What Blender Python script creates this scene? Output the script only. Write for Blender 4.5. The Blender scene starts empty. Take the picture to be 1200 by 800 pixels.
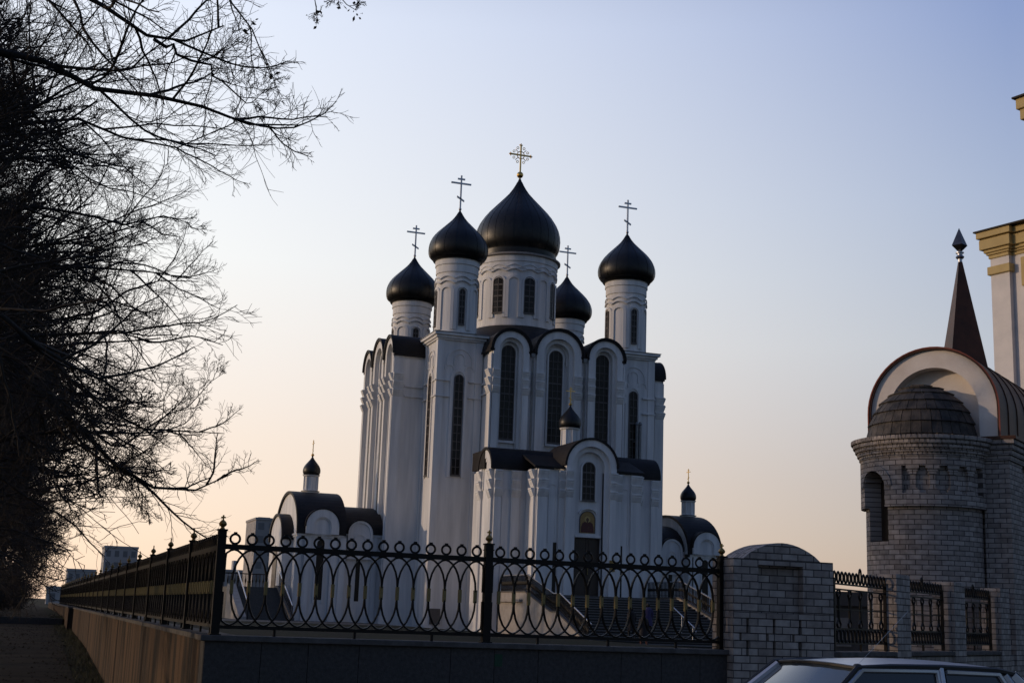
import bpy, bmesh, math, random
import numpy as np
from mathutils import Vector, Matrix

R = math.radians
PI = math.pi
scene = bpy.context.scene
COL = scene.collection

# ------------------------------------------------------------------ camera, sky, sun, exposure
HEAD, PITCH, ROLL = R(19.2), R(11.6), R(2.06)
cam_d = bpy.data.cameras.new("camera")
cam_d.sensor_width = 36.0
cam_d.lens = 46.8
cam_d.clip_start = 0.1
cam_d.clip_end = 6000
cam = bpy.data.objects.new("camera", cam_d)
COL.objects.link(cam)
fh = Vector((math.sin(HEAD), math.cos(HEAD), 0)); rt = Vector((math.cos(HEAD), -math.sin(HEAD), 0)); zz = Vector((0, 0, 1))
fw = fh * math.cos(PITCH) + zz * math.sin(PITCH); up = zz * math.cos(PITCH) - fh * math.sin(PITCH)
cr = rt * math.cos(ROLL) + up * math.sin(ROLL); cu = up * math.cos(ROLL) - rt * math.sin(ROLL)
M = Matrix((cr, cu, -fw)).transposed().to_4x4()
M.translation = Vector((0, 0, 1.65))
cam.matrix_world = M
scene.camera = cam

SUN_AZ = Vector((-0.95, 0.30, 0)).normalized()      # towards the sun, on the ground plane
SUN_EL = R(10)
sun_dir = Vector((SUN_AZ.x * math.cos(SUN_EL), SUN_AZ.y * math.cos(SUN_EL), math.sin(SUN_EL)))
world = bpy.data.worlds.new("World")
scene.world = world
world.use_nodes = True
wt = world.node_tree
wt.nodes.clear()
wo = wt.nodes.new("ShaderNodeOutputWorld")
bg = wt.nodes.new("ShaderNodeBackground")
sky = wt.nodes.new("ShaderNodeTexSky")
sky.sky_type = 'NISHITA'
sky.sun_disc = False
sky.sun_elevation = SUN_EL
sky.sun_rotation = math.atan2(SUN_AZ.x, SUN_AZ.y)
sky.altitude = 100
sky.air_density = 1.0
sky.dust_density = 1.0
sky.ozone_density = 2.0
bg.inputs[1].default_value = 0.05
wt.links.new(sky.outputs[0], bg.inputs[0])
# added evening haze: brightest left of view, apart from the sun; back tuned for church front
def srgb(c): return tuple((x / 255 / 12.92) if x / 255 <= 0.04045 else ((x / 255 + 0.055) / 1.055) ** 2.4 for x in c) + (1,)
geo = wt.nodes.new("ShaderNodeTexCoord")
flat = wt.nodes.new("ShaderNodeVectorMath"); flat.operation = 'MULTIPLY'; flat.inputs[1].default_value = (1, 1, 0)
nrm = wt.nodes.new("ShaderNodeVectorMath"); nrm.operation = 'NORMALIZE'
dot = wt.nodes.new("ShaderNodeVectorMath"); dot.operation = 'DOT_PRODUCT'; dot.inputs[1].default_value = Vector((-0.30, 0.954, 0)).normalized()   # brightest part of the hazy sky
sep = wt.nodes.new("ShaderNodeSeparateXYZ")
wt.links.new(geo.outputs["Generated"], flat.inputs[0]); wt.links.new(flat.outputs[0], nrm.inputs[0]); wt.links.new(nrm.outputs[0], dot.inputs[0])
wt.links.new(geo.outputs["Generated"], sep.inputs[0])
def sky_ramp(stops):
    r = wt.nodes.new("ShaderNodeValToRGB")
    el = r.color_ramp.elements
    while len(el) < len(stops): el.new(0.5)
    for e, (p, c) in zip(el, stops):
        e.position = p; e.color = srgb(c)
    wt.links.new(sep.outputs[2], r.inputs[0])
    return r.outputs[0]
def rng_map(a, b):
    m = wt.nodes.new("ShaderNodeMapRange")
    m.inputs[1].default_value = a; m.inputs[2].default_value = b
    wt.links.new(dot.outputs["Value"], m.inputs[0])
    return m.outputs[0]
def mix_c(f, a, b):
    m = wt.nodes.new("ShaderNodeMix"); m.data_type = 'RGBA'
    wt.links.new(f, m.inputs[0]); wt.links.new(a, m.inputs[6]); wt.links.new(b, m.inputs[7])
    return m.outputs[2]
r_bright = sky_ramp([(0.0, (247, 210, 184)), (0.12, (248, 224, 204)), (0.25, (247, 243, 236)), (0.42, (232, 236, 246)), (0.62, (110, 132, 178)), (1.0, (60, 78, 125))])
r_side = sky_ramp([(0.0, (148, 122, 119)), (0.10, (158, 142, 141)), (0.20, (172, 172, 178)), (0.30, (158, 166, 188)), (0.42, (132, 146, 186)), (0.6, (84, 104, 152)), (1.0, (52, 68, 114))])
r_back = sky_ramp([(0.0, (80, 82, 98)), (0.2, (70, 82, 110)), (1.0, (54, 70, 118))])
hz = mix_c(rng_map(0.53, 0.96), mix_c(rng_map(-0.2, 0.53), r_back, r_side), r_bright)
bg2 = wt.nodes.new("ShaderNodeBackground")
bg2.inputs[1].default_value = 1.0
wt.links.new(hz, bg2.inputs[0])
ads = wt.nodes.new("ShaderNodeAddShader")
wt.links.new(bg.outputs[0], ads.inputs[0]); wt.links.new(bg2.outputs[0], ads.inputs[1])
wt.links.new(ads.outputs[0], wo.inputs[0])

sun_d = bpy.data.lights.new("sun", 'SUN')
sun_d.energy = 1.35
sun_d.angle = R(0.8)
sun_d.color = (1.0, 0.72, 0.48)
sun = bpy.data.objects.new("sun", sun_d)
COL.objects.link(sun)
sun.location = sun_dir * 200
sun.rotation_euler = sun_dir.to_track_quat('Z', 'Y').to_euler()

vs = scene.view_settings
vs.view_transform = 'Standard'
vs.look = 'None'
vs.exposure = 0.0
vs.gamma = 1.0
vs.use_curve_mapping = False
scene.cycles.use_denoising = True
scene.cycles.max_bounces = 6

# ------------------------------------------------------------------ materials
MATS = {}

def mat(name, col, rough=0.7, col2=None, scale=4.0, bump=0.0, bscale=None, metal=0.0, spec=None, detail=6, stretch=None):
    """procedural material: two colours mixed by noise, optional bump"""
    if name in MATS:
        return MATS[name]
    m = bpy.data.materials.new(name)
    m.use_nodes = True
    nt = m.node_tree
    b = nt.nodes["Principled BSDF"]
    b.inputs["Roughness"].default_value = rough
    b.inputs["Metallic"].default_value = metal
    if spec is not None:
        b.inputs["Specular IOR Level"].default_value = spec
    tc = nt.nodes.new("ShaderNodeTexCoord")
    vec = tc.outputs["Object"]
    if stretch:
        mp = nt.nodes.new("ShaderNodeMapping")
        mp.inputs["Scale"].default_value = stretch
        nt.links.new(vec, mp.inputs[0]); vec = mp.outputs[0]
    n = nt.nodes.new("ShaderNodeTexNoise")
    n.inputs["Scale"].default_value = scale
    n.inputs["Detail"].default_value = detail
    n.inputs["Roughness"].default_value = 0.6
    nt.links.new(vec, n.inputs["Vector"])
    rp = nt.nodes.new("ShaderNodeValToRGB")
    c2 = col2 if col2 else tuple(c * 0.8 for c in col)
    rp.color_ramp.elements[0].position = 0.35
    rp.color_ramp.elements[1].position = 0.65
    rp.color_ramp.elements[0].color = (*c2, 1)
    rp.color_ramp.elements[1].color = (*col, 1)
    nt.links.new(n.outputs["Fac"], rp.inputs[0])
    nt.links.new(rp.outputs[0], b.inputs["Base Color"])
    if bump:
        n2 = nt.nodes.new("ShaderNodeTexNoise")
        n2.inputs["Scale"].default_value = bscale or scale * 4
        n2.inputs["Detail"].default_value = 4
        nt.links.new(vec, n2.inputs["Vector"])
        bp = nt.nodes.new("ShaderNodeBump")
        bp.inputs["Strength"].default_value = bump
        bp.inputs["Distance"].default_value = 0.02
        nt.links.new(n2.outputs["Fac"], bp.inputs["Height"])
        nt.links.new(bp.outputs[0], b.inputs["Normal"])
    MATS[name] = m
    return m


def brick_mat(name, c1, c2, mortar, bw=0.215, rh=0.0845, ms=0.0065):
    m = bpy.data.materials.new(name)
    m.use_nodes = True
    nt = m.node_tree
    b = nt.nodes["Principled BSDF"]
    b.inputs["Roughness"].default_value = 0.85
    tc = nt.nodes.new("ShaderNodeTexCoord")
    br = nt.nodes.new("ShaderNodeTexBrick")
    br.inputs["Scale"].default_value = 1.0
    br.inputs["Brick Width"].default_value = bw
    br.inputs["Row Height"].default_value = rh
    br.inputs["Mortar Size"].default_value = ms
    br.inputs["Mortar Smooth"].default_value = 0.15
    br.inputs["Bias"].default_value = -0.1
    br.inputs["Color1"].default_value = (*c1, 1)
    br.inputs["Color2"].default_value = (*c2, 1)
    br.inputs["Mortar"].default_value = (*mortar, 1)
    nt.links.new(tc.outputs["UV"], br.inputs["Vector"])
    n = nt.nodes.new("ShaderNodeTexNoise")
    n.inputs["Scale"].default_value = 9.0
    n.inputs["Detail"].default_value = 8
    nt.links.new(tc.outputs["UV"], n.inputs["Vector"])
    mx = nt.nodes.new("ShaderNodeMix")
    mx.data_type = 'RGBA'; mx.blend_type = 'MULTIPLY'
    rp = nt.nodes.new("ShaderNodeValToRGB")
    rp.color_ramp.elements[0].color = (0.62, 0.6, 0.6, 1); rp.color_ramp.elements[0].position = 0.3
    rp.color_ramp.elements[1].color = (1.1, 1.1, 1.1, 1); rp.color_ramp.elements[1].position = 0.7
    nt.links.new(n.outputs["Fac"], rp.inputs[0])
    mx.inputs[0].default_value = 0.8
    nt.links.new(br.outputs["Color"], mx.inputs[6]); nt.links.new(rp.outputs[0], mx.inputs[7])
    nt.links.new(mx.outputs[2], b.inputs["Base Color"])
    bp = nt.nodes.new("ShaderNodeBump")
    bp.invert = True
    bp.inputs["Strength"].default_value = 0.8
    bp.inputs["Distance"].default_value = 0.012
    nt.links.new(br.outputs["Fac"], bp.inputs["Height"])
    nt.links.new(bp.outputs[0], b.inputs["Normal"])
    MATS[name] = m
    return m


def shade_streak_mat(name, col, col2, sx=3.0):
    """cladding with dark vertical streaks painted in for tree shade"""
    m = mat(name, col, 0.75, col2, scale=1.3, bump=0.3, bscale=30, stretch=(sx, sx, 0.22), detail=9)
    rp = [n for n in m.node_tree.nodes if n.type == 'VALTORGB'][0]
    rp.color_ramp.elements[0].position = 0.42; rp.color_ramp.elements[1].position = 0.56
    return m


WHITE = mat("white_plaster", (0.75, 0.745, 0.74), 0.85, (0.55, 0.555, 0.56), scale=1.1, bump=0.2, bscale=20, stretch=(1.6, 1.6, 0.14), detail=9)
DOME = mat("black_dome_sheet", (0.014, 0.014, 0.014), 0.4, (0.007, 0.007, 0.008), scale=2.5, bump=0.3, bscale=4, spec=0.35)
ROOF = mat("black_roof_sheet", (0.02, 0.017, 0.017), 0.6, (0.011, 0.010, 0.010), scale=1.5, bump=0.15, bscale=5, spec=0.2)
GLASS = mat("dark_window_glass", (0.016, 0.013, 0.011), 0.3, (0.009, 0.008, 0.008), scale=1.2, spec=0.25)
FRAME = mat("window_bar_paint", (0.11, 0.1, 0.095), 0.7)
GOLD = mat("gilded_metal", (0.75, 0.48, 0.16), 0.3, (0.6, 0.36, 0.1), scale=20, metal=1.0)
SILVER = mat("steel_cross_metal", (0.55, 0.55, 0.57), 0.42, (0.45, 0.45, 0.47), scale=8, metal=1.0)
IRON = mat("black_fence_paint", (0.006, 0.0055, 0.0055), 0.5, (0.011, 0.008, 0.006), scale=30, bump=0.1, bscale=120, spec=0.2)
BRASS = mat("dull_gold_paint", (0.24, 0.18, 0.06), 0.6, (0.17, 0.125, 0.04), scale=40)
FGOLD = mat("tarnished_gilding", (0.38, 0.24, 0.07), 0.45, (0.2, 0.13, 0.04), scale=60, metal=0.8)
PIPE = mat("zinc_pipe", (0.2, 0.205, 0.21), 0.5, (0.14, 0.145, 0.15), scale=5, metal=0.3)
BRICK = brick_mat("white_silicate_brick", (0.42, 0.38, 0.35), (0.25, 0.22, 0.2), (0.09, 0.082, 0.077))
BRICK2 = brick_mat("grey_silicate_brick", (0.43, 0.385, 0.355), (0.26, 0.23, 0.21), (0.095, 0.085, 0.078))
COPPER = mat("brown_copper_sheet", (0.1, 0.042, 0.025), 0.5, (0.05, 0.026, 0.018), scale=2.0, bump=0.15, bscale=9, metal=0.2, spec=0.25)
SHINGLE = mat("old_dark_shingle", (0.085, 0.07, 0.058), 0.8, (0.02, 0.018, 0.017), scale=5, bump=0.6, bscale=25)
YELLOW = mat("ochre_yellow_paint", (0.47, 0.36, 0.16), 0.8, (0.4, 0.3, 0.13), scale=2, bump=0.1, bscale=30)
GRANITE = mat("dark_granite_cladding", (0.078, 0.075, 0.074), 0.7, (0.052, 0.05, 0.05), scale=25, bump=0.15, bscale=80)
SIDECLAD = shade_streak_mat("shade_streaked_cladding", (0.088, 0.056, 0.036), (0.02, 0.018, 0.017), 2.2)  # dark streaks in the colour stand for tree trunk shadows
COPING = mat("concrete_coping", (0.12, 0.115, 0.112), 0.8, (0.075, 0.07, 0.068), scale=6, bump=0.3, bscale=60)
STEP = mat("grey_granite_step", (0.11, 0.105, 0.1), 0.6, (0.08, 0.077, 0.075), scale=12, bump=0.15, bscale=50)
RISER = mat("shade_toned_riser", (0.06, 0.058, 0.056), 0.8, (0.045, 0.043, 0.042), scale=8)  # stair stone darkened, shade below the nosings put into the colour
TREAD = mat("lit_toned_tread", (0.19, 0.18, 0.17), 0.7, (0.14, 0.135, 0.13), scale=10)  # stair stone lightened, sky light on the treads put into the colour
FARWIN = mat("far_window_grey", (0.17, 0.17, 0.175), 0.5)
DARKSHED = mat("dark_shed_wall", (0.07, 0.068, 0.07), 0.9, (0.05, 0.05, 0.052), scale=0.6)
STONE = mat("pale_stone_cheek", (0.34, 0.31, 0.28), 0.8, (0.26, 0.235, 0.21), scale=3, bump=0.2, bscale=30)
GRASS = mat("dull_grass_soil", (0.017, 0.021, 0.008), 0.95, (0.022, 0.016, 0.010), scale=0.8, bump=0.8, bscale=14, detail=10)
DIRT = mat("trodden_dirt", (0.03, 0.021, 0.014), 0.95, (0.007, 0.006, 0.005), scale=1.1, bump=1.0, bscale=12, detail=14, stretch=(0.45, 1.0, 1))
ASPHALT = mat("asphalt", (0.055, 0.054, 0.053), 0.9, (0.04, 0.04, 0.04), scale=3, bump=0.5, bscale=90)
PAVING = mat("grey_paving", (0.13, 0.12, 0.112), 0.85, (0.09, 0.083, 0.078), scale=2, bump=0.3, bscale=25)
BARK = mat("dark_bark", (0.03, 0.025, 0.021), 0.95, (0.018, 0.015, 0.013), scale=6, bump=0.8, bscale=40, stretch=(1, 1, 0.3))
TWIG = mat("dark_twig_bark", (0.03, 0.023, 0.018), 0.9, (0.02, 0.016, 0.013), scale=5)
DRYLEAF = mat("dry_leaf", (0.05, 0.035, 0.02), 0.9, (0.03, 0.022, 0.014), scale=9)
CONC_A = mat("grey_panel_concrete", (0.4, 0.39, 0.39), 0.9, (0.33, 0.32, 0.32), scale=0.15)
CONC_B = mat("pale_panel_concrete", (0.34, 0.32, 0.31), 0.9, (0.28, 0.265, 0.26), scale=0.15)
DOOR = mat("dark_brown_door", (0.035, 0.02, 0.014), 0.45, (0.022, 0.014, 0.011), scale=6, stretch=(4, 4, 0.5))

for _m in (DIRT, GRASS, PAVING, ASPHALT, COPING, SIDECLAD, GRANITE, BRICK, BRICK2, STEP, TREAD, RISER):   # dusty, hardly any gloss
    _m.node_tree.nodes["Principled BSDF"].inputs["Specular IOR Level"].default_value = 0.08

# ------------------------------------------------------------------ helpers
def tag(o, label=None, cat=None, group=None, kind=None):
    if label: o["label"] = label
    if cat: o["category"] = cat
    if group: o["group"] = group
    if kind: o["kind"] = kind
    return o


def empty(name, loc=(0, 0, 0), rz=0.0, parent=None):
    o = bpy.data.objects.new(name, None)
    o.empty_display_size = 0.3
    COL.objects.link(o)
    o.location = loc
    o.rotation_euler = (0, 0, rz)
    if parent: o.parent = parent
    return o


def ident(x, z, d):
    return (x, -d, z)


class MB:
    """collects shapes; build() links them as one mesh object"""
    def __init__(self):
        self.v = []; self.f = []; self.uv = {}

    def add(self, verts, faces):
        o = len(self.v)
        self.v.extend(tuple(p) for p in verts)
        self.f.extend(tuple(i + o for i in f) for f in faces)

    def box(self, x0, x1, y0, y1, z0, z1):
        self.add([(x0, y0, z0), (x1, y0, z0), (x1, y1, z0), (x0, y1, z0), (x0, y0, z1), (x1, y0, z1), (x1, y1, z1), (x0, y1, z1)],
                 [(0, 3, 2, 1), (4, 5, 6, 7), (0, 1, 5, 4), (1, 2, 6, 5), (2, 3, 7, 6), (3, 0, 4, 7)])
        return self

    def fbox(self, mp, x0, x1, z0, z1, d0, d1):
        """box on a mapped face: x along the face, z up, d outwards"""
        p = [mp(x, z, d) for d in (d0, d1) for (x, z) in ((x0, z0), (x1, z0), (x1, z1), (x0, z1))]
        self.add(p, [(0, 1, 2, 3), (7, 6, 5, 4), (0, 4, 5, 1), (1, 5, 6, 2), (2, 6, 7, 3), (3, 7, 4, 0)])
        return self

    def prism(self, mp, poly, d0, d1):
        n = len(poly)
        self.add([mp(x, z, d0) for x, z in poly] + [mp(x, z, d1) for x, z in poly],
                 [tuple(range(n)), tuple(range(2 * n - 1, n - 1, -1))] + [(i, i + n, (i + 1) % n + n, (i + 1) % n) for i in range(n)])
        return self

    def ring(self, mp, cx, zb, zs, ro, ri, d0, d1, n=16, rise=1.0):
        """inverted-U band between radii ro and ri, legs down to zb"""
        def line(r):
            pts = []
            if zb < zs - 1e-6: pts.append((cx - r, zb))
            pts += [(cx - r * math.cos(PI * i / n), zs + rise * r * math.sin(PI * i / n)) for i in range(n + 1)]
            if zb < zs - 1e-6: pts.append((cx + r, zb))
            return pts
        a, b = line(ro), line(ri)
        m = len(a)
        vs_ = [mp(x, z, d) for d in (d0, d1) for L in (a, b) for (x, z) in L]
        A0, B0, A1, B1 = 0, m, 2 * m, 3 * m
        fs = []
        for i in range(m - 1):
            fs += [(A0 + i, A0 + i + 1, B0 + i + 1, B0 + i), (A1 + i, B1 + i, B1 + i + 1, A1 + i + 1),
                   (A0 + i, A1 + i, A1 + i + 1, A0 + i + 1), (B0 + i, B0 + i + 1, B1 + i + 1, B1 + i)]
        for i in (0, m - 1):
            fs.append((A0 + i, B0 + i, B1 + i, A1 + i))
        self.add(vs_, fs)
        return self

    def archfill(self, mp, cx, zb, zs, r, d0, d1, n=10, rise=1.0):
        """filled arch made of columns (follows curved mappings)"""
        xs = [cx - r * math.cos(PI * i / n) for i in range(n + 1)]
        top = [zs + rise * r * math.sin(PI * i / n) for i in range(n + 1)]
        vs_ = [];
        for d in (d0, d1):
            vs_ += [mp(x, zb, d) for x in xs] + [mp(x, z, d) for x, z in zip(xs, top)]
        k = n + 1; fs = []
        for i in range(n):
            fs += [(i, i + 1, k + i + 1, k + i), (2 * k + i, 3 * k + i, 3 * k + i + 1, 2 * k + i + 1),
                   (k + i, k + i + 1, 3 * k + i + 1, 3 * k + i), (i, 2 * k + i, 2 * k + i + 1, i + 1)]
        fs += [(0, k, 3 * k, 2 * k), (n, 2 * k + n, 3 * k + n, k + n)]
        self.add(vs_, fs)
        return self

    def lathe(self, prof, n=32, c=(0, 0), cap=True, a0=0.0, a1=2 * PI):
        full = abs(a1 - a0 - 2 * PI) < 1e-6
        m = n if full else n + 1
        vs_ = []
        for r, z in prof:
            for i in range(m):
                a = a0 + (a1 - a0) * i / n
                vs_.append((c[0] + r * math.cos(a), c[1] + r * math.sin(a), z))
        fs = []
        for j in range(len(prof) - 1):
            for i in range(n):
                k = (i + 1) % m
                fs.append((j * m + i, j * m + k, (j + 1) * m + k, (j + 1) * m + i))
        if cap:
            fs += [tuple(range(m - 1, -1, -1)), tuple(range((len(prof) - 1) * m, len(prof) * m))]
        self.add(vs_, fs)
        return self

    def tube(self, pts, r, n=6, closed=False):
        pts = [Vector(p) for p in pts]
        N = len(pts)
        rs = r if isinstance(r, (list, tuple)) else [r] * N
        vs_ = []; prev = None
        for i, p in enumerate(pts):
            if closed: t = pts[(i + 1) % N] - pts[i - 1]
            else: t = pts[min(i + 1, N - 1)] - pts[max(i - 1, 0)]
            t.normalize()
            if prev is None:
                ref = Vector((0, 0, 1)) if abs(t.z) < 0.9 else Vector((1, 0, 0))
                u = t.cross(ref).normalized()
            else:
                u = (prev - t * prev.dot(t)).normalized()
            prev = u; w = t.cross(u)
            for k in range(n):
                a = 2 * PI * k / n + PI / n
                vs_.append(p + (u * math.cos(a) + w * math.sin(a)) * rs[i])
        fs = []
        for i in range(N if closed else N - 1):
            j = (i + 1) % N
            for k in range(n):
                l = (k + 1) % n
                fs.append((i * n + k, i * n + l, j * n + l, j * n + k))
        if not closed:
            fs += [tuple(range(n - 1, -1, -1)), tuple(range((N - 1) * n, N * n))]
        self.add(vs_, fs)
        return self

    def ball(self, c, r, n=12, m=8, sz=1.0):
        prof = [(max(r * math.sin(PI * j / m), 1e-4), c[2] - sz * r * math.cos(PI * j / m)) for j in range(m + 1)]
        return self.lathe(prof, n, (c[0], c[1]), True)

    def build(self, name, material, parent=None, uv=None, smooth=False, loc=None, rz=None, bevel=0.0):
        me = bpy.data.meshes.new(name)
        me.from_pydata([tuple(p) for p in self.v], [], self.f)
        bm = bmesh.new(); bm.from_mesh(me)
        bmesh.ops.recalc_face_normals(bm, faces=bm.faces)
        if bevel:
            bmesh.ops.bevel(bm, geom=[e for e in bm.edges if e.calc_face_angle(0) > 0.5], offset=bevel, segments=1, affect='EDGES', clamp_overlap=True)
        if uv:
            lay = bm.loops.layers.uv.new("uv")
            for f in bm.faces:
                nrm = f.normal
                for lp in f.loops:
                    p = lp.vert.co
                    if isinstance(uv, tuple):            # cylinder about uv=(cx,cy,radius)
                        c = f.calc_center_median()
                        ca = math.atan2(c.y - uv[1], c.x - uv[0])
                        a = math.atan2(p.y - uv[1], p.x - uv[0])
                        while a - ca > PI: a -= 2 * PI
                        while a - ca < -PI: a += 2 * PI
                        if abs(nrm.z) > 0.7:
                            lp[lay].uv = (a * uv[2], math.hypot(p.x - uv[0], p.y - uv[1]))
                        else:
                            lp[lay].uv = (a * uv[2], p.z)
                    elif abs(nrm.z) > 0.7:
                        lp[lay].uv = (p.x, p.y)
                    else:
                        t = Vector((-nrm.y, nrm.x, 0))
                        if t.length < 1e-6: t = Vector((1, 0, 0))
                        t.normalize()
                        lp[lay].uv = (p.dot(t), p.z)
        if smooth:
            for f in bm.faces: f.smooth = True
            for e in bm.edges:
                if e.calc_face_angle(0) > R(35): e.smooth = False
        bm.to_mesh(me); bm.free()
        me.materials.append(material)
        o = bpy.data.objects.new(name, me)
        COL.objects.link(o)
        if parent: o.parent = parent
        if loc: o.location = loc
        if rz is not None: o.rotation_euler = (0, 0, rz)
        return o


def kids(o):
    return [c for c in bpy.data.objects if c.parent == o]


def copy_tree(o, parent=None):
    c = o.copy()
    COL.objects.link(c)
    c.parent = parent
    for ch in kids(o):
        copy_tree(ch, c)
    return c


def sstep(a, b, x):
    t = min(max((x - a) / (b - a), 0.0), 1.0)
    return t * t * (3 - 2 * t)

# ------------------------------------------------------------------ ground
WDIR = Vector((0.806, 0.591)); NDIR = Vector((0.591, -0.806)); WORG = Vector((9.10, 14.08))   # brick wall line

def path_h(v):
    pts = [(-1e5, -0.2), (27, -0.2), (34, 0.0), (43, 0.28), (57, 0.45), (61.9, 0.55), (62.1, 0.8), (80, 0.92), (1e6, 0.95)]
    for (a, ha), (b, hb) in zip(pts, pts[1:]):
        if v <= b: return ha + (hb - ha) * (v - a) / (b - a)
    return 0.95


def yard_h(u, v):
    return 0.8 - 0.6 * sstep(21, 26, u) * (1 - sstep(120, 200, v))


def ground_h(u, v):
    street = -0.12
    a = sstep(1.9, 2.1, u)
    left = path_h(v) * sstep(10, 16, v) + street * (1 - sstep(10, 16, v))
    t = (u - WORG.x) * NDIR.x + (v - WORG.y) * NDIR.y
    y = sstep(14.15, 14.35, v) * (1 - sstep(-0.3, 0.1, t) if u > 8.9 else 1.0)
    if u > 40: y = max(y, sstep(45, 70, v))
    inside = yard_h(u, v) * y + street * (1 - y)
    return left * (1 - a) + inside * a


def sheet(name, us, vs_, material, dz=0.0, hf=None):
    hf = hf or ground_h
    mb = MB()
    n = len(us)
    mb.v = [(u, v, hf(u, v) + dz) for v in vs_ for u in us]
    mb.f = [(j * n + i, j * n + i + 1, (j + 1) * n + i + 1, (j + 1) * n + i) for j in range(len(vs_) - 1) for i in range(n - 1)]
    return mb.build(name, material, smooth=False)


def lin(a, b, n): return [a + (b - a) * i / n for i in range(n + 1)]

us = [-4000, -1500, -600, -250, -100, -50, -25, -12] + lin(-6, 1.8, 13) + [1.9, 2.1] + lin(3, 9, 6) + lin(9.3, 14, 12) + lin(15, 30, 15) + [33, 37, 42, 48, 55, 70, 100, 200, 500, 1500, 4000]
vs2 = [-4000, -1000, -300, -100, -40, -20, -10, 0, 5, 10, 12, 14.0, 14.15, 14.35] + lin(14.8, 20, 10) + lin(22, 56, 17) + [57, 59, 61.9, 62.1] + lin(64, 75, 6) + [80, 90, 100, 120, 150, 200, 300, 600, 1500, 4000]
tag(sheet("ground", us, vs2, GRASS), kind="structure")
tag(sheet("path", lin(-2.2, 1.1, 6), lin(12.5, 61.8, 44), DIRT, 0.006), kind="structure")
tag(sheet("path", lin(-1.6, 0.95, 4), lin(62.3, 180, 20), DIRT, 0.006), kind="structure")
tag(sheet("road", [-400, -100, 0, 5, 10, 100, 400], [2.0, 6, 10.6], ASPHALT, 0, lambda u, v: -0.112), kind="structure")
tag(sheet("yard_paving", lin(22, 48, 13), lin(58, 90, 10), PAVING, 0.006), kind="structure")
tag(sheet("yard_path", lin(2.5, 21.5, 10), [76, 80, 84, 88], PAVING, 0.006), kind="structure")
kb = MB().box(-60, 60, 10.6, 10.78, -0.4, 0.0)
tag(kb.build("kerb", COPING), kind="structure")
tag(sheet("sidewalk", [-60, -20, 0, 5, 8.9, 30, 60], [10.78, 12.4], PAVING, 0, lambda u, v: -0.02), kind="structure")
kb = MB().box(-2.6, 1.45, 61.85, 62.2, 0.0, 0.83)
tag(kb.build("step_kerb", GRANITE), kind="structure")

# ------------------------------------------------------------------ retaining walls
rw = empty("retaining_wall", (1.72, 14.1, -0.4))
tag(rw, "low dark granite retaining wall under the front iron fence", "wall")
mb = MB().box(0.0, 6.05, 0.03, 0.33, 0, 1.68)
mb.build("core", GRANITE, rw)
joints = [1.72, 2.3, 2.79, 3.33, 4.34, 4.84, 5.35, 6.35, 6.85, 7.34, 7.77]
for a, b in zip(joints, joints[1:]):
    MB().box(a - 1.72 + 0.003, b - 1.72 - 0.003, 0.0, 0.028, 0.0, 1.685).build("cladding_slab", GRANITE, rw)
MB().box(-0.05, 6.05, -0.045, 0.36, 1.688, 1.745).build("coping", COPING, rw, bevel=0.006)
PATCH = mat("dull_green_paint", (0.012, 0.06, 0.03), 0.8, (0.02, 0.05, 0.03), scale=12)
MB().fbox(lambda x, z, d: (x, -d, z), 3.12, 3.21, 1.50, 1.63, 0.0, 0.004).build("green_paint_patch", PATCH, rw)

sw = empty("retaining_wall", (1.72, 14.43, -0.5))
tag(sw, "long shade-streaked concrete retaining wall beside the dirt path", "wall")
mb = MB(); cp = MB()
mb.box(0.03, 0.33, 0.03, 42.6, 0, 1.79)
cp.box(-0.035, 0.36, 0.04, 42.65, 1.792, 1.845)
mb.build("core", SIDECLAD, sw)
for k in range(24):
    a = k * 1.775
    MB().box(0.0, 0.028, a + 0.004, a + 1.77, 0.0, 1.785).build("cladding_slab", SIDECLAD, sw)
cp.build("coping", COPING, sw)
sw2 = empty("retaining_wall", (1.5, 57.4, 0.3))
tag(sw2, "far stretch of pale retaining wall past the step in the path", "wall")
MB().box(0.03, 0.5, 0.0, 60, 0, 1.0).build("body", SIDECLAD, sw2)
MB().box(0.0, 0.53, -0.02, 60, 1.003, 1.06).build("coping", COPING, sw2)

# ------------------------------------------------------------------ iron fence
ZB = 1.345                       # top of coping
N_RING = 16
PITCHR = 0.1775

def fence_post_meshes():
    p = MB().box(-0.043, 0.043, -0.043, 0.043, 0, 1.06).box(-0.05, 0.05, -0.05, 0.05, 1.0, 1.012).box(-0.052, 0.052, -0.052, 0.052, 1.062, 1.078)
    p.box(-0.06, 0.06, -0.06, 0.06, -0.001, 0.012)
    f = MB().lathe([(0.03, 1.079), (0.022, 1.09), (0.018, 1.10), (0.038, 1.118), (0.042, 1.135), (0.03, 1.158), (0.012, 1.172), (0.008, 1.18)], 12)
    f.box(-0.008, 0.008, -0.008, 0.008, 1.175, 1.225).box(-0.024, 0.024, -0.0075, 0.0075, 1.193, 1.208)
    return p, f


def rail_mb():
    m = MB()
    w = 2.85
    m.box(0, w, -0.022, 0.022, 0.875, 0.928).box(0, w, -0.02, 0.02, 0.066, 0.102)
    for x in (w * 0.2, w * 0.5, w * 0.8):
        m.box(x - 0.012, x + 0.012, -0.012, 0.012, -0.002, 0.071)
    return m


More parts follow.
